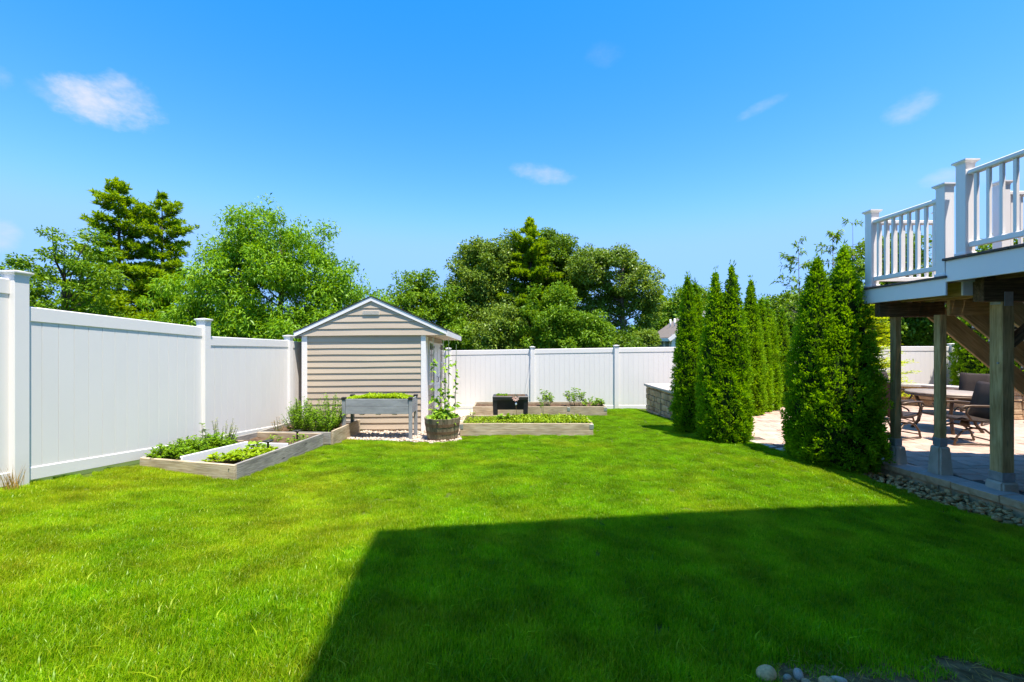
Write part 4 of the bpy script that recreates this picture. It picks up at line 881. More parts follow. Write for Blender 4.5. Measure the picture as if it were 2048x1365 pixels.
# ------------------------------------------------------------------ planters
def elevated_planter():
    x0, x1, y0, y1 = -3.11, -1.83, 8.22, 8.72; zt = .655; zb = gz(-2.4, 8.3)-.02
    p = thing('elevated_planter', 'grey wooden planter box on tall legs in front of the shed', 'planter', ((x0+x1)/2, 8.45, zb))
    for x, y in ((x0+.03, y0+.03), (x1-.03, y0+.03), (x0+.03, y1-.03), (x1-.03, y1-.03)):
        beam('leg', (x, y, zb), (x, y, zt-.02), .06, .06, 'sprucegrey', p, up=Vector((0, -1, 0)))
        box('corner_cap', (x, y, zt-.008), (.078, .078, .05), 'blackplastic', p, bev=.006)
    for k in range(2):
        z = zt-.085-k*.138
        beam('side_board', (x0+.062, y0+.022, z), (x1-.062, y0+.022, z), .02, .136, 'sprucegrey', p); beam('side_board', (x0+.062, y1-.022, z), (x1-.062, y1-.022, z), .02, .136, 'sprucegrey', p)
        beam('end_board', (x0+.022, y0+.062, z), (x0+.022, y1-.062, z), .02, .136, 'sprucegrey', p); beam('end_board', (x1-.022, y0+.062, z), (x1-.022, y1-.062, z), .02, .136, 'sprucegrey', p)
    for k in range(3): box('floor_slat', (x0+.35+.3*k, (y0+y1)/2, zt-.302), (.07, y1-y0-.03, .02), 'pine', p)
    box('floor', ((x0+x1)/2, (y0+y1)/2, zt-.280), (x1-x0-.07, y1-y0-.07, .018), 'darktimber', p)
    soil_fill([(x0+.05, y0+.04), (x1-.05, y0+.04), (x1-.05, y1-.04), (x0+.05, y1-.04)], [zt-.05]*4, p)
    n = 5200; X = RNG.uniform(x0+.06, x1-.07, n); Y = RNG.uniform(y0+.05, y1-.05, n); hh = .035+.05*np.clip(.6+.5*np.sin(X*5+1)+.3*np.sin(X*11), 0, 1.5)
    P = np.stack([X, Y, zt-.045+RNG.uniform(.1, 1, n)*hh], 1); D = rdir(n); D[:, 2] = np.abs(D[:, 2])*.5
    tag(leaf_mesh('salad_greens', [leaf_data(P, D, rdir(n)*.5+np.array([0, 0, 1.]), RNG.uniform(.025, .05, n), RNG.uniform(.018, .032, n))], 'lf_lime'), 'dense lime green seedlings filling the grey planter on legs', 'greens')
elevated_planter()

def barrel_planter():
    cx, cy = -1.27, 8.22; zb = gz(cx, cy)-.01; H = .43; b = thing('barrel_planter', 'half oak whiskey barrel planter with rusty hoops beside the shed', 'planter', (cx, cy, zb))
    rad = lambda t: .262+.085*t-.018*t*t; n = 22
    for k in range(n):
        a0, a1 = 2*PI*k/n+.008, 2*PI*(k+1)/n-.008; V = []; m = 7
        for i in range(m):
            t = i/(m-1); r = rad(t)
            for rr, aa in ((r, a0), (r, a1), (r-.024, a1), (r-.024, a0)): V.append((rr*math.cos(aa), rr*math.sin(aa), t*H+(.004*math.sin(k*3.7) if i == m-1 else 0)))
        F = [[i*4+q, i*4+(q+1) % 4, i*4+4+(q+1) % 4, i*4+4+q] for i in range(m-1) for q in range(4)]+[[3, 2, 1, 0], [m*4-4, m*4-3, m*4-2, m*4-1]]
        # grain along the stave: rotate so that local X is up
        R = Matrix(((0, 0, 1), (0, 1, 0), (-1, 0, 0))); V = [R @ Vector(v) for v in V]
        link('stave', mesh_from('stave', V, F, 'oak'), b, Matrix.Translation((cx, cy, zb)) @ R.transposed().to_4x4())
    for t, h in ((.06, .05), (.36, .05), (.66, .055)):
        r0, r1 = rad(t)+.003, rad(t+h/H)+.003; N = 36; V = []; F = []
        for rr, z in ((r0-.006, 0), (r0, 0), (r1, h), (r1-.006, h)):
            for k in range(N): V.append((rr*math.cos(2*PI*k/N), rr*math.sin(2*PI*k/N), z))
        for i in range(4):
            for k in range(N): F.append([i*N+k, i*N+(k+1) % N, ((i+1) % 4)*N+(k+1) % N, ((i+1) % 4)*N+k])
        link('hoop', mesh_from('hoop', V, F, 'rust', False), b, Matrix.Translation((cx, cy, zb+t*H)))
    lathe('soil', [(.05, H-.16), (.29, H-.10), (.28, H-.06), (.1, H-.045)], 'soil', b, (cx, cy, zb), 20)
    return cx, cy, zb+H-.06
BX, BY, BZ = barrel_planter()

def black_planter():
    x0, x1, y = -.43, .36, 10.15; zt = .475; zb = gz(0, 10.15)-.02; xm = (x0+x1)/2
    p = thing('black_planter', 'black plastic patio planter standing on legs between two plank beds', 'planter', (xm, y, zb))
    box('rim', (xm, y, zt-.04), (x1-x0, .44, .085), 'blackplastic', p, bev=.012)
    V = []
    for hw, hd, z in ((.31, .16, zt-.30), (.37, .195, zt-.085)): V += [(-hw, -hd, z), (hw, -hd, z), (hw, hd, z), (-hw, hd, z)]
    link('tub', mesh_from('tub', [(a, b, c-zt) for a, b, c in V], [[3, 2, 1, 0], [4, 5, 6, 7]]+[[i, (i+1) % 4, 4+(i+1) % 4, 4+i] for i in range(4)], 'blackplastic'), p, Matrix.Translation((xm, y, zt)))
    for sx in (-1, 1):
        for sy in (-1, 1):
            V = []
            for w, z, ox in ((.042, zb, .0), (.05, zt-.085, .015)): V += [(-w+ox*sx, -.03, z-zb), (w+ox*sx, -.03, z-zb), (w+ox*sx, .03, z-zb), (-w+ox*sx, .03, z-zb)]
            link('leg', mesh_from('leg', V, [[3, 2, 1, 0], [4, 5, 6, 7]]+[[i, (i+1) % 4, 4+(i+1) % 4, 4+i] for i in range(4)], 'blackplastic'), p, Matrix.Translation((xm+sx*.33, y+sy*.17, zb)))
    box('soil', (xm, y, zt+.0035), (.66, .34, .004), 'soil', p)
    n = 160; P = np.stack([RNG.uniform(x0+.08, x0+.35, n), RNG.uniform(y-.12, y+.12, n), np.full(n, zt+.008)], 1); D = rdir(n); D[:, 2] = np.abs(D[:, 2])
    tag(leaf_mesh('seedlings', [leaf_data(P, D, rdir(n), .045, .02)], 'lf_herb'), 'few small green seedlings sprouting in the black planter', 'seedlings')
black_planter()

def pinwheel():
    x, y, zt = .075, 9.30, .535; f = thing('flower_ornament', 'pink metal flower ornament on thin stem standing in the salad bed', 'ornament', (x, y, .08))
    tube('stem', [(x+.03, y, .08), (x+.012, y, .3), (x, y, zt-.02)], .004, 'rust', f, 5); lathe('bulb', [(.006, zt-.165), (.018, zt-.15), (.02, zt-.13), (.008, zt-.105)], 'whiteplastic', f, (x+.008, y, 0), 10)
    for k in range(11):
        a = 2*PI*k/11; D = np.array([[math.cos(a), -.25, math.sin(a)]]); V, F = leaf_data(np.array([[0, 0, 0.]]), D, np.array([[0, -1., 0]]), .085, .04, 0, .2, .6)
        link('petal', mesh_from('petal', V, F, 'pinkpetal'), f, Matrix.Translation((x, y-.012, zt)))
    link('centre', stone_mesh('centre', 5, 'pinkpetal', 1, (1, .6, 1), .02), f, Matrix.Translation((x, y-.02, zt)) @ Matrix.Scale(.04, 4))
pinwheel()

# ------------------------------------------------------------------ garden plants
def bushy(name, label, cat, x, y, z, h, r, nst, lvs, ll, lw, mat, group=None, droop=.15, lean=.5, stem='stem', pair=False, tipfrac=.35):
    """stems rising from one root, leaves along them"""
    t = thing(name, label, cat, (x, y, z), group); parts = []; VF = []
    for i in range(nst):
        a = RNG.uniform(0, 2*PI); rr = r*math.sqrt(RNG.uniform(.02, 1)); hh = h*(1-.45*(rr/r)**2)*RNG.uniform(.75, 1.1)
        b = Vector((x+math.cos(a)*rr*.35, y+math.sin(a)*rr*.35, z)); tip = Vector((x+math.cos(a)*rr, y+math.sin(a)*rr, z+hh)); mid = b.lerp(tip, .5)+Vector((math.cos(a), math.sin(a), 0))*rr*.05*lean
        parts.append(tube_data([b-Vector((x, y, z)), mid-Vector((x, y, z)), tip-Vector((x, y, z))], [.004, .003, .0015], 4, False))
        n = lvs; s = RNG.uniform(tipfrac, 1, n)**.8; s[0] = 1
        P = np.array([(b.lerp(mid, u*2) if u < .5 else mid.lerp(tip, u*2-1))[:] for u in s]); D = rdir(n); D[:, 2] = np.abs(D[:, 2])*.35+.05
        VF.append(leaf_data(P, D, rdir(n)*.4+np.array([0, 0, 1.]), ll*RNG.uniform(.6, 1.2, n), lw*RNG.uniform(.7, 1.2, n), droop))
    V, F = merge(parts); link('stem', mesh_from('stem', V, F, stem), t, Matrix.Translation((x, y, z)), 'stuff'); leaf_mesh('leaves', VF, mat, t, (x, y, z)); return t
HG = 'leafy herbs in the fence side bed'
for i, (x, y, h, r) in enumerate(((-4.16, 5.40, .20, .20), (-3.97, 5.38, .17, .19), (-4.12, 5.68, .26, .22), (-3.98, 5.72, .22, .2), (-4.14, 6.02, .28, .24), (-3.95, 6.06, .22, .2), (-4.08, 6.30, .26, .22))):
    bushy('herb_plant', 'bright green leafy herb packed between the fence and the white divider', 'herb', x, y, gz(x, y)+.06, h, r, 34, 16, .048, .022, 'lf_herb', HG)
bushy('sage_plant', 'wispy grey flowering herb rising above the green herbs at the fence', 'herb', -4.10, 6.36, .17, .50, .20, 18, 22, .028, .010, 'lf_sage', None, .1, .5, 'stem', False, .45)
bushy('tall_herb', 'single tall herb sprig poking up beside the grey wispy herb', 'herb', -4.22, 6.16, .2, .40, .05, 4, 18, .05, .022, 'lf_herb')
for i, (x, y) in enumerate(((-3.52, 5.42), (-3.35, 5.62), (-3.45, 5.85), (-3.30, 6.02))):
    bushy('salad_plant', 'yellow green salad plant between white divider and plank side', 'salad plant', x, y, gz(x, y)+.10, .09, .19, 26, 9, .06, .035, 'lf_lime', 'salad plants in the fence side bed', .1, .5, 'stem', False, .3)
bushy('squash_plant', 'dark green broad leaved seedling beside the white cross divider', 'squash', -3.52, 6.18, .15, .16, .12, 6, 4, .11, .08, 'lf_grn')
for x, y, lab in ((-3.62, 6.85, 'small yellowish seedling alone on bare brown soil of the herb bed'), (-3.30, 6.75, 'pale bean seedling against the plank side of the herb bed'), (-3.30, 7.1, 'low green vine beside the far board of the herb bed')):
    bushy('seedling', lab, 'seedling', x, y, gz(x, y)+.09, .14, .10, 7, 6, .055, .03, 'lf_herb')
for x, y, h, r, lab in ((-3.72, 7.95, .62, .34, 'bushy bright green plant crowding the middle of the bed by the shed'), (-3.30, 7.85, .50, .28, 'shorter bushy plant leaning over the plank edge beside the long bed'), (-3.35, 8.35, .66, .33, 'tallest bushy green plant against the shed siding'), (-3.88, 8.40, .56, .3, 'bushy green plant between the fence and the shed corner')):
    bushy('bush', lab, 'bush', x, y, .06, h, r, 70, 26, .042, .022, 'lf_herb', 'bushes in the bed by the shed', .1, .6, 'stem', False, .12)
bushy('dried_flower', 'dried tan flower stalks at the fence end of the shed side bed', 'dried plant', -4.08, 7.85, .1, .28, .12, 12, 8, .03, .014, 'lf_dry')
def salad_bed():
    n = 9000; X = RNG.uniform(-.93, 1.48, n); Y = RNG.uniform(8.55, 9.38, n); dens = .45+.4*np.sin(X*3+2)*np.sin(Y*5)+np.where(X > .0, .4, .0); k = RNG.random(n) < dens; X, Y = X[k], Y[k]; n = len(X)
    P = np.stack([X, Y, .10+RNG.uniform(0, .05, n)*np.where(X > 0, 1.3, .8)], 1); D = rdir(n); D[:, 2] = np.abs(D[:, 2])*.6; s = np.where(X > 0, 1.0, .65)
    tag(leaf_mesh('salad_greens', [leaf_data(P, D, rdir(n)*.5+np.array([0, 0, 1.]), s*RNG.uniform(.04, .085, n), s*RNG.uniform(.025, .045, n))], 'lf_salad'), 'low yellow green salad leaves covering the soil of the long plank bed', 'greens')
M['lf_salad'] = m_leaf('mixed_salad_leaves', (.06, .10, .010), (.115, .165, .016), (.20, .255, .03), .3, .12)
salad_bed()
bushy('squash_plant', 'pale broad leaved plant among the low salad of the long plank bed', 'squash', -.16, 9.05, .1, .13, .13, 8, 5, .10, .085, 'lf_grn')
bushy('pepper_plant', 'small dark seedling with upright stem at the end of the salad bed', 'seedling', -.82, 9.25, .1, .22, .06, 4, 10, .05, .02, 'lf_grn')
for x, y, h, r, n, lab in ((.93, 11.72, .46, .30, 15, 'spreading tomato plant beside the fence post in the back bed'), (1.66, 11.70, .54, .30, 18, 'tallest tomato plant standing in the middle of the back bed'), (2.0, 11.6, .26, .2, 8, 'low tomato plant next to the tallest one in the back bed'), (2.27, 11.75, .24, .12, 7, 'little tomato seedling at the bracketed end of the back bed')):
    bushy('tomato_plant', lab, 'tomato plant', x if x < 1.9 else x-.0, y, 0.0, h, r, n, 24, .085, .032, 'lf_grn', 'tomato plants in the back bed', .3, .8, 'stem', False, .3)
def forked_plant():
    x, y = .77, 10.9; bushy('forked_plant', 'bare forked stem with leafy top standing before the back bed', 'plant', x, y, gz(x, y), .5, .14, 5, 14, .05, .02, 'lf_grn', None, .2, .8, 'stem', False, .65)
forked_plant()
def barrel_beans():
    G = 'stakes in the barrel'; tops = ((-.16, .03, 1.52, -.18, .05), (.02, .10, 1.46, .0, .12), (.10, -.04, 1.50, .12, -.04), (.22, .02, 1.38, .25, .02), (-.05, -.02, 1.0, -.04, 0))
    for i, (dx, dy, h, ex, ey) in enumerate(tops):
        tag(tube('plant_stake', [(BX+dx, BY+dy, BZ-.1), (BX+(dx+ex)/2+.008, BY+(dy+ey)/2, BZ+h*.5), (BX+ex, BY+ey, BZ+h)], .005, 'stake', None, 6), 'thin dark green plant stake standing upright in the oak barrel', 'stake', G)
        z0 = BZ; t = thing('bean_vine', 'climbing bean vine winding up a thin stake in the oak barrel', 'bean vine', (BX+dx, BY+dy, z0), 'bean vines in the barrel'); hh = h*(.82, .72, .9, .8, .6)[i]
        pts = [Vector((BX+dx+(ex-dx)*(s/14)*hh/h+.013*math.cos(s*1.7), BY+dy+(ey-dy)*(s/14)*hh/h+.013*math.sin(s*1.7), z0+hh*s/14)) for s in range(15)]
        o = pts[0]; V, F = tube_data([p-o for p in pts], .003, 5); link('stem', mesh_from('stem', V, F, 'stem'), t, Matrix.Translation(o))
        nl = 26; u = RNG.uniform(.04, 1, nl)**1.3*13.9; P = np.array([pts[int(q)].lerp(pts[min(int(q)+1, 14)], q % 1)[:] for q in u]); D = rdir(nl); D[:, 2] *= .4
        big = np.where(u < 5, 1.25, .85); leaf_mesh('leaves', [leaf_data(P, D, rdir(nl)*.6+np.array([0, -.5, .8]), .10*big, .072*big, .3, .1, .35)], 'lf_grn2', t, o)
    n = 210; a = RNG.uniform(0, 2*PI, n); r = .27*np.sqrt(RNG.random(n)); P = np.stack([BX+r*np.cos(a), BY+r*np.sin(a), BZ+RNG.uniform(.0, .22, n)*(1.1-r/.3)], 1); D = rdir(n); D[:, 2] = D[:, 2]*.4+.1
    tag(leaf_mesh('bean_foliage', [leaf_data(P, D, rdir(n)*.6+np.array([0, -.4, .9]), RNG.uniform(.07, .12, n), RNG.uniform(.05, .085, n), .25, .1, .35)], 'lf_grn2'), 'broad pale green bean leaves spilling over the barrel rim', 'bean leaves')
M['lf_grn2'] = m_leaf('bean_leaves', (.065, .125, .02), (.12, .20, .035), (.22, .31, .075), .35, .14)
barrel_beans()
def dry_tuft():
    n = 90; x, y = -4.33, 3.90; P = np.stack([x+RNG.normal(0, .025, n), y+RNG.normal(0, .03, n), np.full(n, gz(x, y))], 1); D = rdir(n)*.35+np.array([0, 0, 1.]); D[:, 2] = np.abs(D[:, 2])
    tag(leaf_mesh('dry_grass_tuft', [leaf_data(P, D, rdir(n), RNG.uniform(.06, .26, n), .004, .02)], 'lf_dry'), 'dry straw coloured grass tuft against the foot of the fence post', 'grass tuft')
dry_tuft()

# ------------------------------------------------------------------ patio furniture
def build_table():
    cx, cy = 8.3, 8.6; t = thing('patio_table', 'round bronze patio dining table with stone look top', 'table', (cx, cy, 0))
    lathe('tabletop', [(.55, .695), (.60, .70), (.605, .715), (.60, .73), (.0, .731)][:4]+[(.02, .732)], 'tabletop', t, (cx, cy, 0), 40); lathe('table_rim', [(.57, .655), (.605, .66), (.605, .693), (.57, .694)], 'bronze', t, (cx, cy, 0), 40)
    for k in range(4):
        a = PI/4+k*PI/2+.2; c, s = math.cos(a), math.sin(a); tube('leg', [(cx+c*.50, cy+s*.50, 0), (cx+c*.40, cy+s*.40, .15), (cx+c*.36, cy+s*.36, .4), (cx+c*.44, cy+s*.44, .66)], .028, 'bronze', t)
    lathe('stretcher_ring', [(.37, .30), (.39, .30), (.39, .33), (.37, .33)], 'bronze', t, (cx, cy, 0), 28)
build_table()
def make_chair(label):
    """high-backed woven swivel rocker, faces +x before it is turned"""
    t = thing('patio_chair', label, 'chair', (0, 0, 0), 'woven patio chairs round the table')
    def slab(nm, prof, w, th, mat):
        V = []; F = []; n = len(prof); m = 5
        for j in range(m):
            yy = -w/2+w*j/(m-1); cup = .02*(1-(2*yy/w)**2)
            for (x, z) in prof: V.append((x-cup*.6, yy, z-cup*.6))
        k = len(V)
        for j in range(m):
            yy = -w/2+w*j/(m-1)
            for i, (x, z) in enumerate(prof):
                a = prof[max(i-1, 0)]; b = prof[min(i+1, n-1)]; d = Vector((b[0]-a[0], 0, b[1]-a[1])).normalized(); cup = .02*(1-(2*yy/w)**2); V.append((x-cup*.6+d.z*th*-1, yy, z-cup*.6+d.x*th))
        for j in range(m-1):
            for i in range(n-1):
                q = [j*n+i, j*n+i+1, (j+1)*n+i+1, (j+1)*n+i]; F.append(q); F.append([k+v for v in q[::-1]])
        for i in range(n-1): F.append([i+1, i, k+i, k+i+1]); b0 = (m-1)*n; F.append([b0+i, b0+i+1, k+b0+i+1, k+b0+i])
        for j in range(m-1): F.append([j*n, (j+1)*n, k+(j+1)*n, k+j*n]); e = n-1; F.append([(j+1)*n+e, j*n+e, k+j*n+e, k+(j+1)*n+e])
        return link(nm, mesh_from(nm, V, F, mat, True), t)
    slab('seat', [(-.24, .40), (-.1, .385), (.1, .40), (.23, .43), (.28, .41)], .52, .035, 'wicker')
    slab('backrest', [(-.23, .42), (-.27, .6), (-.32, .8), (-.37, .98), (-.41, 1.02)], .54, .035, 'wicker')
    for s in (-1, 1):
        y = s*.29; tube('armrest', [(-.29, y, .64), (-.1, y, .655), (.12, y, .655), (.22, y, .645), (.27, y, .61), (.25, y, .575), (.22, y, .59)], .020, 'bronze', t); tube('arm_support', [(.15, y, .65), (.20, y, .54), (.12, y, .42)], .017, 'bronze', t)
        tube('rocker_arch', [(-.30, s*.22, 0.01), (-.25, s*.22, .16), (-.12, s*.21, .27), (.04, s*.21, .29), (.18, s*.21, .25), (.28, s*.22, .14), (.32, s*.22, .01)], .017, 'bronze', t); tube('ground_rail', [(-.30, s*.22, .012), (-.1, s*.23, .03), (.12, s*.23, .03), (.32, s*.22, .012)], .014, 'bronze', t)
    for x in (-.26, .0, .27): tube('cross_bar', [(x, -.22, .08 if x else .285), (x, .22, .08 if x else .285)], .012, 'bronze', t)
    lathe('swivel', [(.06, .285), (.07, .32), (.05, .38)], 'bronze', t, (0, 0, 0), 14); return t
for (x, y, fx, fy, lab) in ((7.55, 7.50, -1, .15, 'brown woven patio chair turned away from the table beside the timber post'), (9.55, 9.35, -1, -.6, 'brown woven patio chair standing beyond the table before the seat wall'),
                            (6.75, 7.95, 1, .35, 'brown woven patio chair between the arborvitae and the table'), (8.2, 9.75, .05, -1, 'brown woven patio chair across the table with its arms showing')):
    c = make_chair(lab); c.location = (x, y, 0); c.rotation_euler = (0, 0, math.atan2(fy, fx))

# ------------------------------------------------------------------ trees
def crown_points(blobs, nclump, leaves_per, clump_r, shell=.55, flat=.75, upbias=.3):
    """leaf bases gathered in clumps near the surface of a few overlapping ellipsoids"""
    vol = np.array([b[1][0]*b[1][1]*b[1][2] for b in blobs])**.7; pk = RNG.choice(len(blobs), nclump, p=vol/vol.sum()); cen = []
    for k in pk:
        c, r = np.array(blobs[k][0]), np.array(blobs[k][1]); d = rdir(1)[0]; d[2] = d[2]*.9+.12; d /= np.linalg.norm(d); cen.append(c + d*r*(RNG.uniform(shell, 1.0)))
    cen = np.array(cen); P = []; Nn = []
    for c in cen:
        n = int(1.3*leaves_per*RNG.uniform(.6, 1.4)); cr = clump_r*RNG.uniform(.65, 1.35); d = rdir(n); d[:, 2] = d[:, 2]*.8+.15; rad = RNG.uniform(.35, 1, n)**.6
        P.append(c + d*rad[:, None]*cr*np.array([1, 1, flat])); Nn.append(d)
    return cen, np.concatenate(P), np.concatenate(Nn)
def limbs(base, top, r0, targets, parent, mat='bark', wig=.25, rl=.22):
    base, top = Vector(base), Vector(top); parts = []; n = 6; tp = []
    for i in range(n+1):
        s = i/n; p = base.lerp(top, s)+Vector((math.sin(s*5+base.x)*wig*.4*s, math.cos(s*4+base.y)*wig*.4*s, 0)); tp.append(p)
    parts.append(tube_data([p-base for p in tp], [r0*(1-.82*i/n) for i in range(n+1)], 8))
    for c in targets:
        c = Vector(c); s = min(.92, max(.2, (c.z-base.z)/(top.z-base.z)*.75)); i = int(s*n); a = tp[i].lerp(tp[min(i+1, n)], s*n-i); m = a.lerp(c, .5)+Vector((0, 0, -.10*(c-a).length))+Vector((random.uniform(-1, 1), random.uniform(-1, 1), 0))*wig*.3
        rr = r0*rl*random.uniform(.7, 1.2); parts.append(tube_data([a-base, m-base, c-base], [rr, rr*.6, rr*.22], 5, False))
    V, F = merge(parts); return link('trunk', mesh_from('trunk', V, F, mat, True), parent, Matrix.Translation(base))
def broadleaf(name, label, base, top, r0, blobs, nclump, per, cr, ll, lw, mat, group=None, droop=.2, flat=.75, shell=.55, limbn=26, bark='bark', hang=0.0):
    t = thing(name, label, 'tree', base, group); cen, P, Nn = crown_points(blobs, nclump, per, cr, shell, flat)
    limbs(base, top, r0, cen[RNG.permutation(len(cen))[:limbn]], t, bark)
    n = len(P); D = rdir(n)*.7+Nn*.5; D[:, 2] -= hang; Nv = Nn*.6+rdir(n)*.6+np.array([0, 0, .5]); leaf_mesh('crown', [leaf_data(P, D, Nv, ll*.86*RNG.uniform(.6, 1.25, n), lw*.86*RNG.uniform(.7, 1.2, n), droop)], mat, t, base); return t
def pine(name, label, base, h, rmax, zlow, r0, mat, group=None, nw=13, need=.22, dens=1.0, shape=None):
    """tiers of spreading limbs carrying flat plumes of needle tufts"""
    t = thing(name, label, 'tree', base, group); b = Vector(base); parts = [tube_data([(0, 0, 0), (.05, 0, h*.5), (0, .03, h*.98)], [r0, r0*.6, r0*.1], 8)]; VF = []
    for w in range(nw):
        s = w/(nw-1); z = zlow+(h-zlow)*s; rl = rmax*(shape(s) if shape else (1-s)**.75)+.24*(1-.65*s); a0 = RNG.uniform(0, 2*PI); nb = RNG.integers(4, 7)
        for k in range(nb):
            a = a0+2*PI*k/nb+RNG.uniform(-.45, .45); L = rl*RNG.uniform(.45, 1.2); up = RNG.uniform(-.14, .34)+.5*s*s; d = np.array([math.cos(a), math.sin(a), up]); st = np.array([0, 0, z+RNG.uniform(-.45, .45)*(1-s*.7)]); en = st+d*L
            parts.append(tube_data([st, st+(en-st)*.5-np.array([0, 0, .05*L]), en], [r0*.22*(1-s*.6), r0*.13*(1-s*.6), .006], 4, False))
            side = np.array([-math.sin(a), math.cos(a), 0]); ns = int(5+L*5)
            for j in range(ns):                         # side sprays off the limb
                u = .22+.80*(j+RNG.random())/ns; sg = -1 if j % 2 else 1; sl_ = (.34*L*(1.15-u)+.16)*RNG.uniform(.6, 1.1); p0 = st+d*L*u; dd = unit((side*sg*.9+d*.6)[None])[0]; nt = max(3, int(dens*sl_*26)); v = RNG.uniform(.05, 1, nt)
                P = p0+dd*(sl_*v)[:, None]; P[:, 2] += RNG.uniform(-.10, .14, nt); q = 6; PP = np.repeat(P, q, 0); n = len(PP); D = rdir(n)*.75+dd*.55+np.array([0, 0, .45]); VF.append(leaf_data(PP+np.array(base), D, rdir(n)*.6+np.array([0, 0, 1.]), need*RNG.uniform(.55, 1.1, n), need*.24, .05))
    V, F = merge(parts); link('trunk', mesh_from('trunk', V, F, 'bark', True), t, Matrix.Translation(b)); leaf_mesh('crown', VF, mat, t, base); return t
GZ = -.75
TG = 'trees beyond the fence'
# bright drooping-leaf tree just behind the side fence
broadleaf('cherry_tree', 'bright green rounded tree with long drooping leaves behind the side fence', (-8.3, 16.0, GZ), (-8.3, 16, 5.6), .17,
          [((-8.2, 16, 3.2), (2.9, 2.3, 2.5)), ((-8.6, 15.8, 4.7), (1.9, 1.6, 1.7)), ((-9.6, 16, 4.9), (1.1, 1.1, 1.5)), ((-7.2, 16, 4.6), (1.2, 1.2, 1.6)), ((-8.7, 16, 5.6), (.8, .8, 1.3)), ((-6.2, 16, 2.9), (1.1, 1.1, 1.5)), ((-8.0, 15.2, 1.6), (3.2, 1.6, 1.6))], 380, 110, .42, .19, .058, 'lf_bright', TG, .30, .95, .30, 40, 'bark', .10)
broadleaf('young_tree', 'yellow green bushy tree between the pines and the bright drooping tree', (-11.6, 16.4, GZ), (-11.6, 16.4, 3.6), .12, [((-11.6, 16.4, 2.6), (1.5, 1.3, 1.9)), ((-11.9, 16, 1.3), (1.9, 1.3, 1.4)), ((-10.6, 16.2, 3.6), (.9, .9, 1.0))], 120, 100, .42, .19, .06, 'lf_bright', TG, .3, 1.0, .35, 18, 'bark', .5)
broadleaf('young_tree', 'small leafy tree peeking over the shed roof beside the bright tree', (-4.9, 16.3, GZ), (-4.9, 16.3, 2.6), .09, [((-4.9, 16.3, 1.9), (.95, .9, 1.6)), ((-5.6, 16, 1.4), (.9, .8, 1.2))], 60, 90, .36, .17, .05, 'lf_bright', TG, .3, 1.1, .35, 14, 'bark', .6)
pine('white_pine', 'tall white pine with layered limbs, taller of the pair behind the fence', (-21.0, 24.0, GZ), 10.75, 2.95, 2.9, .20, 'lf_pine', TG, 16, .27, .85, lambda s: (1-s)**.7*(.9+.2*math.sin(s*9)))
pine('white_pine', 'slightly shorter white pine leaning close to the tallest pine', (-19.0, 24.4, GZ), 10.1, 2.75, 2.9, .18, 'lf_pine', TG, 15, .27, .85, lambda s: (1-s)**.62*(.92+.16*math.sin(s*8+1)))
broadleaf('oak_tree', 'open crowned oak with bare twigs behind the tallest fence post', (-17.6, 17.6, GZ), (-17.4, 17.6, 4.6), .2, [((-17.4, 17.6, 3.2), (2.0, 1.6, 2.4)), ((-17.1, 17.6, 5.2), (1.0, 1.0, 1.1)), ((-19.6, 17.4, 3.2), (1.8, 1.4, 1.7)), ((-15.7, 17.6, 3.4), (.9, .9, 1.3)), ((-17.6, 17.2, 1.3), (3.0, 1.5, 1.3))], 120, 120, .48, .16, .085, 'lf_mid', TG, .15, .6, .45, 46)
for x, y, r, h, lab in ((-14.2, 17.2, 1.7, 1.9, 'low mid green shrub between the oak and the pines'), (-16.2, 17.0, 1.4, 1.7, 'low shrub at the foot of the open crowned oak'), (-18.9, 22, 2.2, 2.6, 'dark understorey tree below the two white pines'), (-22.5, 23, 2.6, 3.2, 'dark understorey tree left of the white pines'), (-12.5, 21, 2.4, 3.0, 'dark leafy tree showing behind the yellow green bushy tree')):
    broadleaf('understorey_tree', lab, (x, y, GZ), (x, y, h*.8), .09, [((x, y, h*.45), (r, r*.8, h*.62))], 70, 110, .42, .17, .085, 'lf_mid' if y < 20 else 'lf_dark', TG, .15, .8, .3, 14)
# the grove in the middle
broadleaf('grove_tree', 'light green bushy tree left of the grove above the shed roof', (-6.9, 30, GZ), (-6.9, 30, 4.6), .18, [((-6.9, 30, 3.4), (2.1, 1.8, 2.7)), ((-5.6, 30.4, 4.4), (1.6, 1.5, 2.2)), ((-8.2, 30, 2.6), (1.7, 1.4, 2.2)), ((-4.6, 30, 3.0), (1.5, 1.4, 2.4))], 170, 120, .55, .24, .12, 'lf_mid', TG, .15, .8, .35, 24)
broadleaf('grove_tree', 'big grey green hardwood with the broad left dome of the grove', (-1.9, 34, GZ), (-1.9, 34, 8.0), .32, [((-2.0, 34, 6.2), (2.7, 2.4, 3.3)), ((-.3, 34, 7.6), (2.2, 1.9, 2.1)), ((-3.7, 33.6, 4.6), (1.9, 1.8, 2.9)), ((-1.6, 33.0, 3.0), (3.2, 1.8, 3.0)), ((-2.6, 34, 7.9), (1.2, 1.2, 1.2))], 430, 130, .62, .25, .13, 'lf_grey', TG, .12, .8, .4, 36)
pine('grove_pine', 'dark green pine with a pointed top rising from the middle of the grove', (1.35, 33, GZ), 11.1, 2.3, 3.2, .22, 'lf_pine', TG, 17, .32, .95, lambda s: (1-s)**.62)
broadleaf('grove_tree', 'dark hardwood with a knobby top just right of the pointed pine', (3.3, 35, GZ), (3.3, 35, 8.8), .3, [((3.4, 35, 8.9), (1.5, 1.5, 1.5)), ((2.6, 35, 7.0), (2.3, 2, 2.4)), ((4.8, 35, 6.6), (1.8, 1.8, 2.2)), ((3.0, 34, 3.4), (3.2, 1.8, 3.0))], 340, 130, .60, .25, .13, 'lf_dark', TG, .12, .8, .4, 30)
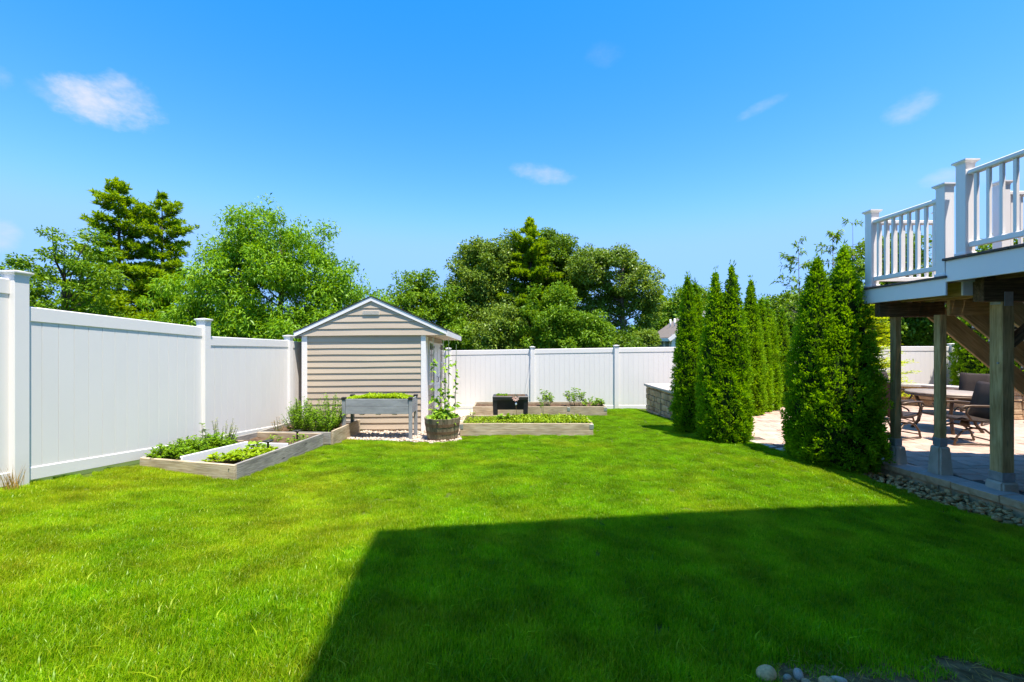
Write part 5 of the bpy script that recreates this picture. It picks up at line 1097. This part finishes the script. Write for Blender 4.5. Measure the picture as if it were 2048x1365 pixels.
broadleaf('oak_tree', 'wide oak with sky gaps and pale limbs at the right end of the grove', (7.9, 32, GZ), (7.9, 32, 7.2), .30, [((7.2, 32, 6.3), (2.6, 2.2, 2.2)), ((9.0, 32, 5.4), (1.7, 1.8, 2.0)), ((5.4, 32, 6.6), (1.6, 1.7, 1.9)), ((9.7, 31.8, 3.4), (.8, 1, 1.5)), ((6.6, 32.4, 3.0), (2.2, 1.6, 2.6))], 280, 125, .55, .22, .12, 'lf_grey', TG, .12, .7, .5, 44, 'palebark')
for x, y, r, h, m, lab in ((-.9, 27, 1.7, 3.4, 'lf_grey', 'silvery shrub at the left foot of the grove over the back fence'), (2.2, 26, 2.1, 4.8, 'lf_mid', 'sunlit mid green tree in front of the pointed grove pine'), (4.2, 25.5, 1.4, 3.0, 'lf_mid', 'shorter sunlit tree beside the grove over a fence post'), (8.3, 29, 1.1, 2.2, 'lf_grey', 'low pale shrub below the wide oak beside the grey house'), (-3.9, 28, 1.8, 2.4, 'lf_mid', 'low shrub showing between the shed eave and the grove'), (6.2, 27, 1.6, 2.0, 'lf_dark', 'low dark shrub under the wide oak over the back fence')):
    broadleaf('grove_shrub', lab, (x, y, GZ), (x, y, h*.8), .1, [((x, y, h*.45), (r, r*.8, h*.6)), ((x+r*.3, y, h*.75), (r*.55, r*.5, h*.35))], 90, 120, .48, .21, .10, m, TG, .15, .8, .3, 14)
broadleaf('far_tree', 'bright green tree behind the grey house beside the arborvitae', (23.4, 64, GZ), (23.4, 64, 7.0), .3, [((23.8, 64, 5.4), (3.2, 2.6, 3.9)), ((26.5, 64, 6.4), (3.0, 2.4, 3.0)), ((20.6, 65, 3.8), (1.9, 2, 3.0)), ((29, 65, 5.0), (4, 2.6, 4))], 210, 120, .95, .42, .22, 'lf_mid', TG, .15, .8, .35, 20)
pine('far_pine', 'small dark pine tip standing above the bright far tree', (22.4, 68, GZ), 9.6, 1.3, 6.2, .2, 'lf_pine', TG, 6, .5, .9)
# saplings and trees on the patio side
def sapling(label, x, y, h, r, ll=.16):
    t = thing('sapling', label, 'tree', (x, y, -.35), TG); parts = [tube_data([(0, 0, 0), (.04, 0, h*.5), (0, 0, h)], [.03, .018, .004], 6)]; VF = []
    for k in range(36):
        s = RNG.uniform(.35, 1); a = RNG.uniform(0, 2*PI); L = r*(1.15-s)*1.3+.1; st = np.array([.04*math.sin(s*3), 0, h*s]); d = np.array([math.cos(a), math.sin(a), RNG.uniform(.15, .7)]); parts.append(tube_data([st, st+d*L*.55, st+d*L+np.array([0, 0, -.06*L])], [.008, .005, .002], 4, False))
        n = int(16+L*26); u = RNG.uniform(.2, 1.05, n); P = st+d*L*u[:, None]+RNG.normal(0, .03, (n, 3)); D = rdir(n)*.7+d*.7; D[:, 2] -= .25; VF.append(leaf_data(P+np.array([x, y, -.35]), D, rdir(n)*.5+np.array([0, 0, 1.]), ll*RNG.uniform(.6, 1.2, n), ll*.28, .25))
    V, F = merge(parts); link('trunk', mesh_from('trunk', V, F, 'palebark'), t, Matrix.Translation((x, y, -.35))); leaf_mesh('crown', VF, 'lf_mid', t, (x, y, -.35))
sapling('slender sapling with airy tiers of leaves left of the big arborvitae', 9.1, 14.3, 5.2, 1.0); sapling('thin sapling whose tip shows over the big arborvitae', 10.4, 14.6, 5.6, 1.0); sapling('airy sapling tip between the big arborvitae and the deck rail', 10.9, 14.4, 5.85, .9)
for x, y, h, r, lab in ((17.3, 20.5, 6.6, 2.2, 'dark green tree behind the deck landing railing'), (19.6, 21, 5.0, 2.8, 'dark green tree filling the gap below the deck'), (23.0, 20.5, 6.8, 2.6, 'leafy tree seen between the upper deck balusters'), (13.2, 21.5, 4.0, 2.2, 'low dark tree behind the yellow green conifer')):
    broadleaf('yard_tree', lab, (x, y, GZ), (x, y, h*.8), .18, [((x, y, h*.45), (r, r*.8, h*.5)), ((x+.3, y, h*.78), (r*.7, r*.6, h*.24))], 130, 115, .52, .20, .11, 'lf_dark', TG, .15, .8, .35, 22)
def gold_conifer():
    x, y = 10.05, 12.55; t = thing('golden_conifer', 'yellow green feathery conifer in front of the back fence by the seat wall', 'tree', (x, y, -.1)); h = 3.1; parts = [tube_data([(0, 0, 0), (0, 0, h)], [.06, .01], 6)]; VF = []
    for k in range(190):
        s = RNG.uniform(.04, .97); a = RNG.uniform(0, 2*PI); L = 1.0*(1-s)**.8*RNG.uniform(.75, 1.1)+.06; st = np.array([0, 0, h*s]); d = np.array([math.cos(a), math.sin(a), .16]); en = st+d*L; parts.append(tube_data([st, en], [.01, .003], 3, False))
        n = int(30+L*90); u = RNG.uniform(.15, 1.05, n); P = st+d*L*u[:, None]; P += RNG.normal(0, 1, (n, 3))*np.array([.05, .05, .018]); D = rdir(n)*np.array([1, 1, .3])*.8+d*.8; VF.append(leaf_data(P+np.array([x, y, -.1]), D, np.array([0, 0, 1.])+rdir(n)*.3, RNG.uniform(.05, .11, n), .024, .15))
    V, F = merge(parts); link('trunk', mesh_from('trunk', V, F, 'bark'), t, Matrix.Translation((x, y, -.1))); leaf_mesh('crown', VF, 'lf_gold', t, (x, y, -.1))
gold_conifer()

# ------------------------------------------------------------------ arborvitae
def arborvitae(label, x, y, zb, cones, n, seed, ls=.054, group='columnar arborvitae along the patio'):
    """dense column of small flat sprays; cones = (dx, dy, height, radius)"""
    r = np.random.default_rng(seed); t = thing('arborvitae', label, 'arborvitae', (x, y, zb), group)
    prof = lambda s: np.where(s < .16, .80+.20*np.sin(np.clip(s/.16, 0, 1)*PI/2), np.clip((1-(np.clip((s-.16), 0, 1)/.84)**2.3), 0, 1)*.93+.07*(1-s))
    ph = r.uniform(0, 6, 8)
    def lump(s, a, h): return 1+.10*np.sin(3*a+ph[0]+s*9)*np.sin(s*13+ph[1])+.07*np.sin(6*a+ph[2]-s*21)+.05*np.sin(11*a+s*37+ph[3])
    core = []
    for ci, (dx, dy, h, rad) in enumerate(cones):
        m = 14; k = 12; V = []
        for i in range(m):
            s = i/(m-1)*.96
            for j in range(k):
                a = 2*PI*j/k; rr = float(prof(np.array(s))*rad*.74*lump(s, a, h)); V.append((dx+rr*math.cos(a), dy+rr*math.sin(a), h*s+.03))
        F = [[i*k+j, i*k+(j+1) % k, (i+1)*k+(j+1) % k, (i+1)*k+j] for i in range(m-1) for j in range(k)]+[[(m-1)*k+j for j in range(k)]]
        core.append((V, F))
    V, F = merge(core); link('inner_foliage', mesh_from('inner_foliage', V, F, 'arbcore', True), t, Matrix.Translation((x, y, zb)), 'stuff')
    V, F = merge([tube_data([(c[0], c[1], -.05), (c[0], c[1], c[2]*.97)], [.05, .01], 6) for c in cones]); link('trunk', mesh_from('trunk', V, F, 'bark'), t, Matrix.Translation((x, y, zb)))
    P = []; O = []; per = 14; n = int(n*2.1)
    for ci, (dx, dy, h, rad) in enumerate(cones):
        nc = int(n/per*h*rad/sum(c[2]*c[3] for c in cones)); s = 1-np.sqrt(r.uniform(.0004, 1, nc)); s = np.where(r.random(nc) < .3, r.uniform(0, 1, nc), s); a = r.uniform(0, 2*PI, nc); dep = r.uniform(.80, 1.03, nc)
        rr = prof(s)*rad*lump(s, a, h)*dep; p = np.stack([dx+rr*np.cos(a), dy+rr*np.sin(a), h*s], 1); o = np.stack([np.cos(a), np.sin(a), .55+.9*s], 1)
        keep = np.ones(nc, bool)
        for cj, (ex, ey, eh, er) in enumerate(cones):
            if cj == ci: continue
            q = np.hypot(p[:, 0]-ex, p[:, 1]-ey); keep &= q > prof(np.clip(p[:, 2]/eh, 0, 1))*er*.8
        P.append(p[keep]); O.append(o[keep])
    P = np.concatenate(P); O = unit(np.concatenate(O)); nn = len(P); side = unit(np.cross(O, r.normal(size=(nn, 3)))); nv = np.cross(O, side)
    u = r.uniform(-1.15, 1.15, (nn, per)); D = O[:, None]*np.cos(u)[..., None]+side[:, None]*np.sin(u)[..., None]+r.normal(0, .18, (nn, per, 3)); D[..., 2] += .15
    B = P[:, None]+O[:, None]*r.uniform(-.045, .02, (nn, per, 1))+side[:, None]*(np.sin(u)*.02)[..., None]+r.normal(0, .012, (nn, per, 3)); NN = np.repeat(nv[:, None], per, 1)+r.normal(0, .35, (nn, per, 3))
    k = nn*per; VF = leaf_data(B.reshape(-1, 3)+np.array([x, y, zb]), D.reshape(-1, 3), NN.reshape(-1, 3), ls*r.uniform(.55, 1.1, k), ls*.36*r.uniform(.8, 1.2, k), .05, .1, .55)
    VFs = [VF]
    for (dx, dy, h, rad) in cones:                    # loose leader shoots at the tips
        q = 30; hh = r.uniform(.93, 1.035, q)*h; Pt = np.stack([x+dx+r.normal(0, .03, q), y+dy+r.normal(0, .03, q), zb+hh], 1); Dt = r.normal(0, .35, (q, 3))+np.array([0, 0, 1.]); VFs.append(leaf_data(Pt, Dt, r.normal(size=(q, 3)), .075, .018, 0))
    leaf_mesh('crown', VFs, 'lf_arb', t, (x, y, zb)); return t
arborvitae('broad twin topped arborvitae standing at the end of the stone curb', 4.66, 6.55, -.08, [(-.19, .05, 2.98, .40), (.17, .0, 3.12, .44), (.0, -.06, 2.2, .54)], 52000, 1)
arborvitae('narrow arborvitae hiding the end of the stone block island', 3.42, 8.70, -.08, [(-.02, 0, 3.02, .26), (.16, .1, 2.9, .25)], 26000, 2)
arborvitae('stout arborvitae with two tops at the corner of lawn and paving', 3.72, 7.80, -.06, [(-.17, .05, 2.92, .28), (.09, 0, 3.02, .31), (-.03, -.03, 1.9, .38)], 34000, 3)
arborvitae('arborvitae just behind the stout two topped one across the paving', 5.55, 10.45, 0, [(0, 0, 3.08, .28)], 17000, 4)
arborvitae('slim short arborvitae squeezed between two taller ones by the paving', 6.05, 10.9, 0, [(0, 0, 2.72, .22)], 11000, 5)
arborvitae('arborvitae at the far corner of the paving with a sharp tip', 6.35, 11.2, 0, [(0, 0, 2.70, .29)], 14000, 6)
arborvitae('twin tipped low arborvitae farthest along the paving edge', 6.95, 11.8, 0, [(-.10, 0, 2.45, .25), (.14, 0, 2.5, .25)], 16000, 7)
arborvitae('dark arborvitae by the back fence beyond the woven chairs', 13.0, 12.5, 0, [(0, 0, 3.2, .6)], 16000, 8); arborvitae('arborvitae beside the stone pillar and boulder under the stair', 13.1, 11.3, 0, [(0, 0, 2.2, .55)], 14000, 9)

# ------------------------------------------------------------------ grey house beyond the fence
def far_house():
    Y0 = 44.0; X0 = 16.5; h = thing('neighbour_house', 'distant grey green house with brown roof over the back fence', 'house', (X0, Y0, GZ)); zt = 2.35
    O = Vector((X0, Y0, GZ)); Yb = Y0+8.5
    a = math.radians(0)
    # long wall faces the camera's left, gable end turned right
    xg = 15.75
    V = [(X0, Yb, GZ), (xg, Y0, GZ), (xg+6.5, Y0-.5, GZ), (X0+6.5, Yb-.5, GZ)]; V += [(x, y, zt) for x, y, _ in V]; mid1 = ((V[1][0]+V[2][0])/2, (V[1][1]+V[2][1])/2, zt+2.1); mid2 = ((V[0][0]+V[3][0])/2, (V[0][1]+V[3][1])/2, zt+2.1); V += [mid1, mid2]
    F = [[0, 1, 5, 4], [1, 2, 6, 8, 5], [2, 3, 7, 6], [3, 0, 4, 9, 7], [3, 2, 1, 0]]
    link('wall', mesh_from('wall', [Vector(v)-O for v in V], F, 'housesiding'), h, Matrix.Translation(O))
    dl = Vector((xg-X0, Y0-Yb, 0)).normalized(); dr = Vector((6.5, -.5, 0)).normalized()
    for e0, e1, s in ((V[4], V[5], -1), (V[7], V[6], 1)):
        A = Vector(e0)-dl*.4+dr*.5*s-UP*.5; B = Vector(e1)+dl*.4+dr*.5*s-UP*.5; Cc = Vector(mid1)+dl*.4+UP*.05; D = Vector(mid2)-dl*.4+UP*.05; q = [A, B, Cc, D]; vs = [p-O for p in q]+[p-O+UP*.2 for p in q]
        f = [[3, 2, 1, 0], [4, 5, 6, 7]]+[[i, (i+1) % 4, 4+(i+1) % 4, 4+i] for i in range(4)]; rf = link('roof', mesh_from('roof', vs, f if s < 0 else [k[::-1] for k in f], 'houseroof'), h, Matrix.Translation(O))
        beam('rake_trim', B+dl*.03+UP*-.05, Cc+dl*.03+UP*-.05, .1, .35, 'pvc', h); beam('eave_trim', A-dr*0.03*-s-UP*.02, B-dr*.03*-s-UP*.02, .1, .3, 'pvc', h)
    for u in (.32, .52):
        p = Vector(V[4]).lerp(Vector(V[5]), u).lerp(Vector(mid2).lerp(Vector(mid1), u), .38); tube('vent_pipe', [p, p+UP*.95], .09, 'pvc', h, 8)
    for u in (.12, .40, .60, .84):
        c = Vector(V[0]).lerp(Vector(V[1]), u); c.z = 1.15; n = Vector((dl.y, -dl.x, 0)); n = n if n.y < 0 else -n
        w = beam('window', c-dl*.42+n*.05, c+dl*.42+n*.05, .1, 1.2, 'pvc', h); beam('pane', c-dl*.32+n*.10, c+dl*.32+n*.10, .03, 1.0, 'glass', w)
    c = Vector(V[5]); beam('corner_board', (c.x, c.y-.05, GZ), (c.x, c.y-.05, zt), .35, .2, 'pvc', h, up=Vector((0, 1, 0)))
far_house()

# ------------------------------------------------------------------ far woods closing the horizon
def far_woods():
    n = 60000; X = RNG.uniform(-75, 80, n); Y = RNG.uniform(52, 62, n); top = 3.4+1.3*np.sin(X*.31)+.9*np.sin(X*.83+1)+.5*np.sin(X*2.1); Z = GZ+RNG.random(n)**.7*(top+1.0)
    P = np.stack([X, Y, Z], 1); D = rdir(n); tag(leaf_mesh('far_woods', [leaf_data(P, D, rdir(n)+np.array([0, -.6, .6]), RNG.uniform(.5, .9, n), RNG.uniform(.3, .5, n), .1)], 'lf_dark'), 'distant dark woodland closing the view beyond the fences', 'woods')
far_woods()
